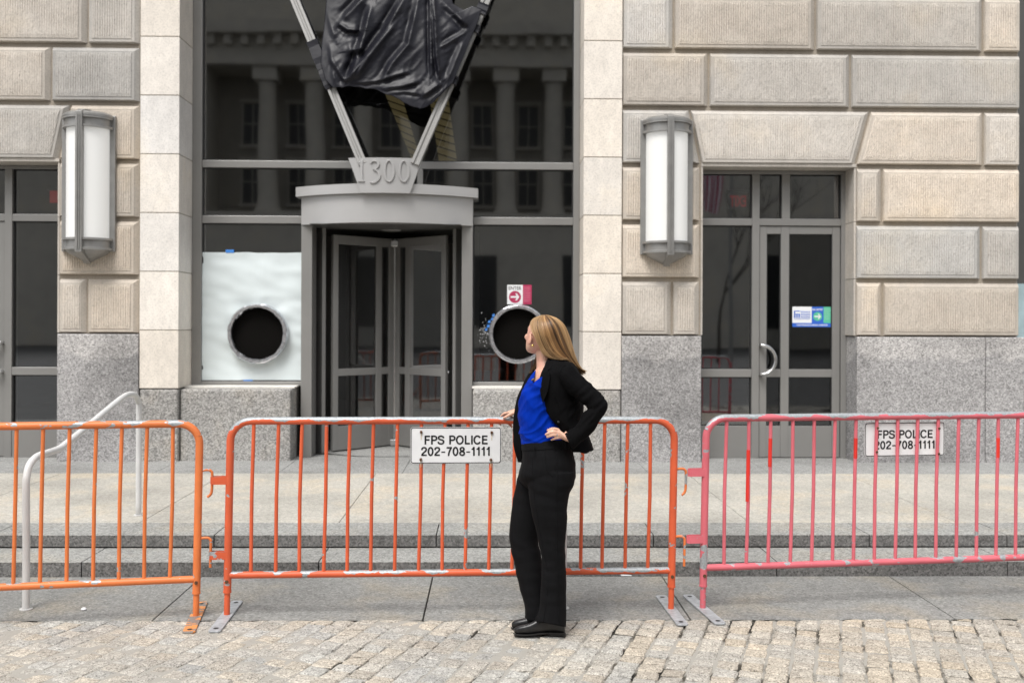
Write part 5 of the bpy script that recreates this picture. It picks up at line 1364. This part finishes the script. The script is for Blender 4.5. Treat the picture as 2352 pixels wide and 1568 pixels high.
# --- jacket
JK = [  # rows of (px, py, depth): near front edge, near side, back, far side, far front edge
    [(1258, 826, -.05), (1272, 825, -.10), (1292, 828, -.10), (1300, 829, -.03), (1290, 826, .05), (1264, 824, .10), (1244, 828, .10), (1236, 832, .075)],
    [(1254, 836, -.065), (1270, 833, -.145), (1302, 832, -.165), (1316, 835, -.06), (1306, 834, .07), (1268, 834, .165), (1230, 842, .16), (1231, 842, .10)],
    [(1246, 850, -.085), (1262, 850, -.165), (1300, 850, -.195), (1326, 850, -.10), (1322, 850, .06), (1275, 850, .185), (1221, 853, .185), (1226, 853, .11)],
    [(1238.5, 866, -.115), (1254, 866, -.172), (1292, 866, -.195), (1329, 866, -.11), (1328, 866, .06), (1275, 866, .195), (1211.5, 866, .185), (1220, 868, .11)],
    [(1237, 891, -.130), (1253, 891, -.178), (1290, 891, -.195), (1329, 891, -.11), (1331, 891, .06), (1275, 891, .195), (1201, 891, .18), (1207, 891, .10)],
    [(1245, 925, -.145), (1262, 925, -.180), (1295, 925, -.190), (1332, 925, -.11), (1334, 925, .05), (1275, 925, .195), (1190.5, 922, .17), (1196, 922, .09)],
    [(1257.5, 950, -.155), (1272, 950, -.178), (1300, 950, -.185), (1332.5, 950, -.11), (1335, 950, .04), (1275, 950, .19), (1185.5, 948, .15), (1195, 948, .09)],
    [(1268, 968, -.158), (1282, 968, -.176), (1304, 968, -.183), (1333, 968, -.11), (1337, 968, .04), (1275, 968, .19), (1182.2, 971, .14), (1195, 971, .09)],
    [(1284, 984, -.158), (1296, 984, -.172), (1312, 984, -.178), (1337, 984, -.11), (1342, 984, .04), (1276, 988, .19), (1180.8, 996, .135), (1195, 996, .085)],
    [(1300, 1008, -.155), (1310, 1009, -.168), (1326, 1010, -.165), (1350, 1006, -.11), (1350, 1008, .05), (1280, 1016, .195), (1184.2, 1024, .13), (1196, 1024, .08)],
    [(1308, 1028, -.158), (1318, 1031, -.172), (1340, 1036, -.165), (1357.5, 1021, -.10), (1355, 1026, .06), (1285, 1034, .20), (1190.5, 1047, .13), (1197, 1047, .08)],
    [(1315, 1037, -.160), (1326, 1036, -.174), (1346, 1042, -.165), (1361.3, 1031, -.10), (1357, 1036, .06), (1286, 1042, .205), (1195, 1060, .13), (1197.3, 1063, .085)]]
rows = crom_n([tuple(x for p in row for x in p) for row in JK], 4); outer, rgs = [], []
for row in rows:
    P_ = [tuple(row[i * 3:i * 3 + 3]) for i in range(8)]; c_ = crom_n(P_, 5); W_ = [wp(*p) for p in c_]
    ctr = sum(W_, Vector()) / len(W_); inn = []
    for k, p in enumerate(W_):
        tn = (W_[min(k + 1, len(W_) - 1)] - W_[max(k - 1, 0)]); nn = Vector((tn.y, -tn.x, 0)).normalized()
        if nn.dot(p - ctr) < 0: nn = -nn
        inn.append(p - nn * .011)
    rgs.append(W_ + inn[::-1])
shell = MB().rings(rgs)
slv = limb([(1296, 832, 1268, 866, -.135, .062), (1313, 834.5, 1281, 878, -.15, .074), (1337, 862.5, 1304, 903, -.17, .070), (1362, 884.5, 1327, 919, -.185, .064), (1381, 903.5, 1344, 933, -.195, .058), (1391, 918, 1350, 938, -.20, .056), (1394.5, 933, 1349, 940, -.203, .055), (1390.5, 948, 1342, 946, -.205, .054), (1374, 973, 1334, 957, -.205, .050), (1355.5, 997, 1320.5, 979, -.203, .046), (1337, 1013.5, 1307, 989, -.200, .043), (1322, 1027, 1300, 993, -.196, .042), (1315, 1031.5, 1296.5, 995, -.194, .041)])
fslv = limb([(1240, 836, 1222, 850, .14, .06), (1236, 850, 1212, 872, .20, .066), (1222, 900, 1198, 898, .27, .056), (1210, 938, 1190, 924, RD - .05, .046), (1198, 950, 1187.5, 934, RD - .015, .040)])
lap = MB()                                   # near lapel, a flat overlay along the front edge
LP_ = [(1257, 826, -.075), (1251, 838, -.10), (1244, 852, -.125), (1239.5, 866, -.140), (1238.5, 880, -.150), (1240, 900, -.160), (1245, 922, -.168)]
LQ_ = [(1268, 829, -.125), (1266, 842, -.155), (1257, 852, -.165), (1263, 858, -.182), (1262, 880, -.192), (1256, 905, -.192), (1247, 926, -.180)]
a_, b_ = crom_n(LP_, 4), crom_n(LQ_, 4)
lap.rings([[wp(p[0], p[1], p[2] - .006), wp(q[0], q[1], q[2] - .012), wp(q[0], q[1], q[2] + .004), wp(p[0], p[1], p[2] + .010)] for p, q in zip(a_, b_)])
clr = MB()
CL_ = [(1252, 836, -.085), (1258, 823, -.075), (1268, 818, -.045), (1276, 817, .0), (1270, 818, .05), (1256, 822, .085), (1243, 828, .085), (1236, 836, .08)]
cc = crom_n(CL_, 4); cen = wp(1256, 830, 0)
clr.rings([[wp(x, y, d), wp(x + (x - 1256) * .10, y + 14, d * 1.3), wp(x + (x - 1256) * .25, y + 15, d * 1.5), wp(x + (x - 1256) * .12, y - 1, d * 1.15)] for x, y, d in cc])
EL = wp(1352, 938, -.20)
def jk_disp(p):
    e = math.exp(-((p - EL).length / .11) ** 2)
    w_ = .0030 * mnoise.noise(p * 9) + .0022 * mnoise.noise(Vector((p.x * 14 + p.z * 12, p.y * 9, p.z * 14 - p.x * 12)))
    return w_ * 1.4 + .013 * e * mnoise.noise(Vector(((p.x + p.z) * 9, p.y * 10, (p.x - p.z) * 34)))
jkt = fuse([shell, slv, fslv, lap, clr], 'jacket', 'suit', woman, .0036, 3, jk_disp)
b_ = MB(); q = wp(1282.5, 968.5, -.180); b_.rings([[q + Vector((r_ * math.cos(t), -y, r_ * math.sin(t))) for t in [2 * math.pi * i / 12 for i in range(12)]] for r_, y in ((.006, -.004), (.006, .005), (.004, .007))]); b_.build('button', 'gasket', jkt)

# --- shoes
def shoe(dx, dy, dd, label=None):
    S = [(1180.5, 1444, 1450.5, .014), (1183.5, 1439.5, 1454, .027), (1190, 1436.5, 1457, .037), (1199, 1434, 1458, .042), (1211, 1431, 1458.4, .044), (1222, 1427, 1458, .041), (1234, 1420, 1456.5, .035), (1250, 1412, 1454.5, .032), (1270, 1408, 1454, .033), (1286, 1409, 1455, .034), (1295, 1414, 1456, .028), (1298, 1424, 1455, .014)]
    up = MB(); rg = []
    for x, y0, y1, b in crom_n(S, 3):
        cy, h_ = (y0 + y1) / 2, (y1 - y0) / 2
        rg.append([wp(x + dx, cy + dy - h_ * math.copysign(abs(math.sin(t)) ** .8, math.sin(t)), dd + b * math.copysign(abs(math.cos(t)) ** .75, math.cos(t))) for t in [2 * math.pi * i / 20 for i in range(20)]])
    up.rings(rg); o = up.build('shoe', 'leather', woman, smooth=True)
    so2 = MB(); rg = []
    for x, b, y in ((1179, .012, 1453), (1183, .028, 1455.5), (1190, .040, 1457), (1200, .0455, 1457.5), (1214, .0465, 1457.5), (1226, .042, 1456.5), (1240, .035, 1454.5), (1258, .034, 1453.6), (1280, .036, 1453.8), (1294, .032, 1454), (1299.5, .018, 1454)):
        rg.append([wp(x + dx, y + dy + h_, dd + s_ * b) for h_, s_ in ((-1.6, -1), (1.8, -1), (1.8, 1), (-1.6, 1))])
    so2.rings(rg); so2.build('sole', 'sole', o)
    hl = MB(); rg = []
    for x, b in ((1262, .030), (1266, .034), (1290, .034), (1297, .026), (1299, .014)): rg.append([wp(x + dx, y + dy, dd + s_ * b) for y, s_ in ((1454.5, -1), (1459.2, -.95), (1459.2, .95), (1454.5, 1))])
    hl.rings(rg); hl.build('heel', 'sole', o)
shoe(0, 0, -.062); shoe(-5.5, -13.2, .052)

# --- hair: strands laid from the parting, over a closed under-layer
TIPS = [(1250, 722.8)]
G = [  # guide curves (px, py, depth) from the front hairline round the near side to the outline, then the far side
    [(1243, 724, .015), (1228, 731, -.002), (1220.5, 743, -.014), (1222, 757, -.036), (1229.5, 772, -.066), (1238, 792, -.080), (1246, 810, -.085), (1258, 820, -.085), (1276, 825.5, -.080), (1298, 821.5, -.070)],
    [(1246, 723.6, .010), (1233, 732, -.030), (1229, 746, -.055), (1233, 763, -.078), (1240, 784, -.088), (1247, 801, -.092), (1257, 815, -.092), (1271, 823, -.088), (1287, 826, -.080), (1303, 822.5, -.070)],
    [(1249, 723, .005), (1244, 734, -.045), (1246, 752, -.080), (1252, 772, -.092), (1260, 791, -.095), (1269, 806, -.092), (1280, 817, -.086), (1293, 823, -.074), (1304, 828, -.060), (1314, 835, -.045)],
    [(1251, 723, .003), (1256, 734, -.050), (1263, 752, -.078), (1270, 772, -.086), (1278, 791, -.084), (1287, 807, -.076), (1297, 819, -.064), (1308, 830, -.050), (1318, 840, -.034), (1326, 848, -.022)],
    [(1253, 723, .002), (1268, 732, -.036), (1280, 748, -.056), (1289, 770, -.060), (1296, 790, -.058), (1303, 808, -.052), (1310, 822, -.044), (1318, 834, -.034), (1328, 845, -.024), (1338, 851, -.018)],
    [(1255, 723, .004), (1276, 730, -.010), (1292, 746, -.016), (1301, 768, -.018), (1307, 788, -.018), (1312, 806, -.016), (1317, 821, -.012), (1323, 835, -.010), (1332, 848, -.010), (1342, 853, -.012)],
    [(1255, 723.2, .01), (1275, 730, .02), (1292, 746, .025), (1301.5, 769, .03), (1307.5, 790, .03), (1312, 808, .03), (1317, 824, .025), (1322, 838, .02), (1329, 851, .014), (1337, 861, .005)],
    [(1253, 723.2, .018), (1268, 732, .05), (1281, 748, .07), (1289, 770, .080), (1293, 790, .080), (1297, 808, .075), (1301, 822, .07), (1305, 834, .065), (1310, 845, .06), (1316, 854, .055)],
    [(1250, 723, .022), (1252, 733, .07), (1256, 750, .098), (1260, 770, .105), (1262, 790, .10), (1264, 808, .095), (1266, 824, .092), (1268, 838, .09), (1270, 850, .09), (1272, 862, .09)],
    [(1247, 723.4, .025), (1240, 732, .075), (1238, 748, .105), (1238, 768, .112), (1239, 788, .108), (1240, 806, .10), (1240, 822, .098), (1238, 836, .10), (1234, 848, .11), (1228, 858, .12)],
    [(1244, 724.5, .022), (1232, 733, .055), (1227, 746, .085), (1225, 762, .105), (1227, 780, .108), (1231, 798, .10), (1233, 814, .095), (1230, 828, .10), (1224, 842, .11), (1217, 856, .12)]]
def guide(s):
    n = len(G) - 1; k = min(int(s * n), n - 1); f = s * n - k
    g0, g1, g2, g3 = G[max(k - 1, 0)], G[k], G[k + 1], G[min(k + 2, n)]
    return [tuple(.5 * ((2 * b) + (c - a) * f + (2 * a - 5 * b + 4 * c - d) * f * f + (3 * b - a - 3 * c + d) * f ** 3) for a, b, c, d in zip(p0, p1, p2, p3)) for p0, p1, p2, p3 in zip(g0, g1, g2, g3)]
hm = MB(); rh = random.Random(21)
def fit(q, s, grow):
    """keep a strand outside the skull: near strands go to the near side of an ellipsoid, far ones to the far side"""
    out = []; c = hp(-.006, 0, .008); rf, rl, ru = .098 * grow, .0785 * grow, .096 * grow
    near = s < .52
    for x, y, d in q:
        a = wp(x, y, 0) - c; b_ = wp(x, y, 1) - wp(x, y, 0)
        f = lambda v: Vector((v.dot(HF) / rf, v.dot(HL) / rl, v.dot(HU) / ru))
        A, B_ = f(a), f(b_); qa, qb, qc = B_.dot(B_), A.dot(B_), A.dot(A) - 1; disc = qb * qb - qa * qc
        if disc > 0:
            r0, r1 = (-qb - math.sqrt(disc)) / qa, (-qb + math.sqrt(disc)) / qa
            d = min(d, r0) if near else max(d, r1)
        out.append((x, y, d))
    # ease the kinks
    for _ in range(2): out = [out[0]] + [(o[0], o[1], (p[2] + 2 * o[2] + n_[2]) / 4) for p, o, n_ in zip(out[:-2], out[1:-1], out[2:])] + [out[-1]]
    return out
und = []
for i in range(61):
    g_ = fit(crom_n(guide(i / 60), 3), i / 60, 1.04); und.append([wp(x + (1262 - x) * .03, y + 1.5 * (1 - min(1, k / 8)), d) for k, (x, y, d) in enumerate(g_[:-3])])
hm.cur = (.115, .062, .026); hm.rings(und, False, False)
def strand(s, j, off, thick, c, t0=0.0, t1=1.0):
    g_ = guide(max(0, min(1, s))); q = fit(crom_n(g_, 3), s, 1.09); n = len(q); k0, k1 = int(t0 * (n - 1)), int(t1 * (n - 1)); pts, rr = [], []
    for k in range(k0, k1 + 1):
        t = k / (n - 1); x, y, d = q[k]
        wv = 1.5 * math.sin(t * 5 + j) * t + j_n(j, t) * 1.3 * t
        o_ = off * (0.25 + t)
        pts.append(wp(x + wv + (x - 1258) * .010 * off, y + .5 * math.sin(j * 3 + t * 4) * t + (rh.random() - .5) * .15, d - .0012 * o_ * (1 if d < .01 else -1)))
        e = (k - k0) / max(1, k1 - k0); rr.append(thick * (.35 + .65 * min(1, e * 6)) * (1 if e < .75 else (1 - e) / .25 * .85 + .15))
    hm.cur = c; hm.tube(pts, rr, 4, False)
def j_n(j, t): return mnoise.noise(Vector((j * 3.1, t * 2.2, 0)))
for k in range(1150):
    s = rh.random() ** .85; base_ = rh.random()
    cl = mnoise.noise(Vector((s * 34, 1.7, 0))) * 1.25 + rh.gauss(0, .36)     # locks of lighter and darker hair
    lo, md, hi = (.048, .024, .010), (.24, .122, .046), (.60, .37, .165)
    t = max(-1, min(1, cl * 1.25)); c = tuple((m_ + (h_ - m_) * t) if t > 0 else (m_ + (l_ - m_) * -t) for l_, m_, h_ in zip(lo, md, hi))
    strand(s, rh.random() * 40, rh.uniform(0, 3.6), rh.uniform(.0008, .0023), c, 0, rh.choice((1, 1, 1, .93, .86)))
for k in range(130):   # loose hairs
    s = rh.choice((rh.uniform(.0, .2), rh.uniform(.42, .62), rh.uniform(.42, .62))); strand(s, rh.random() * 60, rh.uniform(3, 8.5), .0009, (.40, .25, .12), 0, rh.choice((1, 1, .8)))
hair = hm.build('hair', 'hair', woman, smooth=True, tint=True)

seam(jkt, [(1300, 838), (1290, 846), (1285, 862), (1289, 882)], .0022, 'armhole_seam', 'suit')
seam(jkt, [(1306, 1000), (1318, 1022)], .0022, 'cuff_edge', 'suit')
seam(jkt, [(1272, 905), (1290, 950), (1306, 985)], .0020, 'front_dart', 'suit')
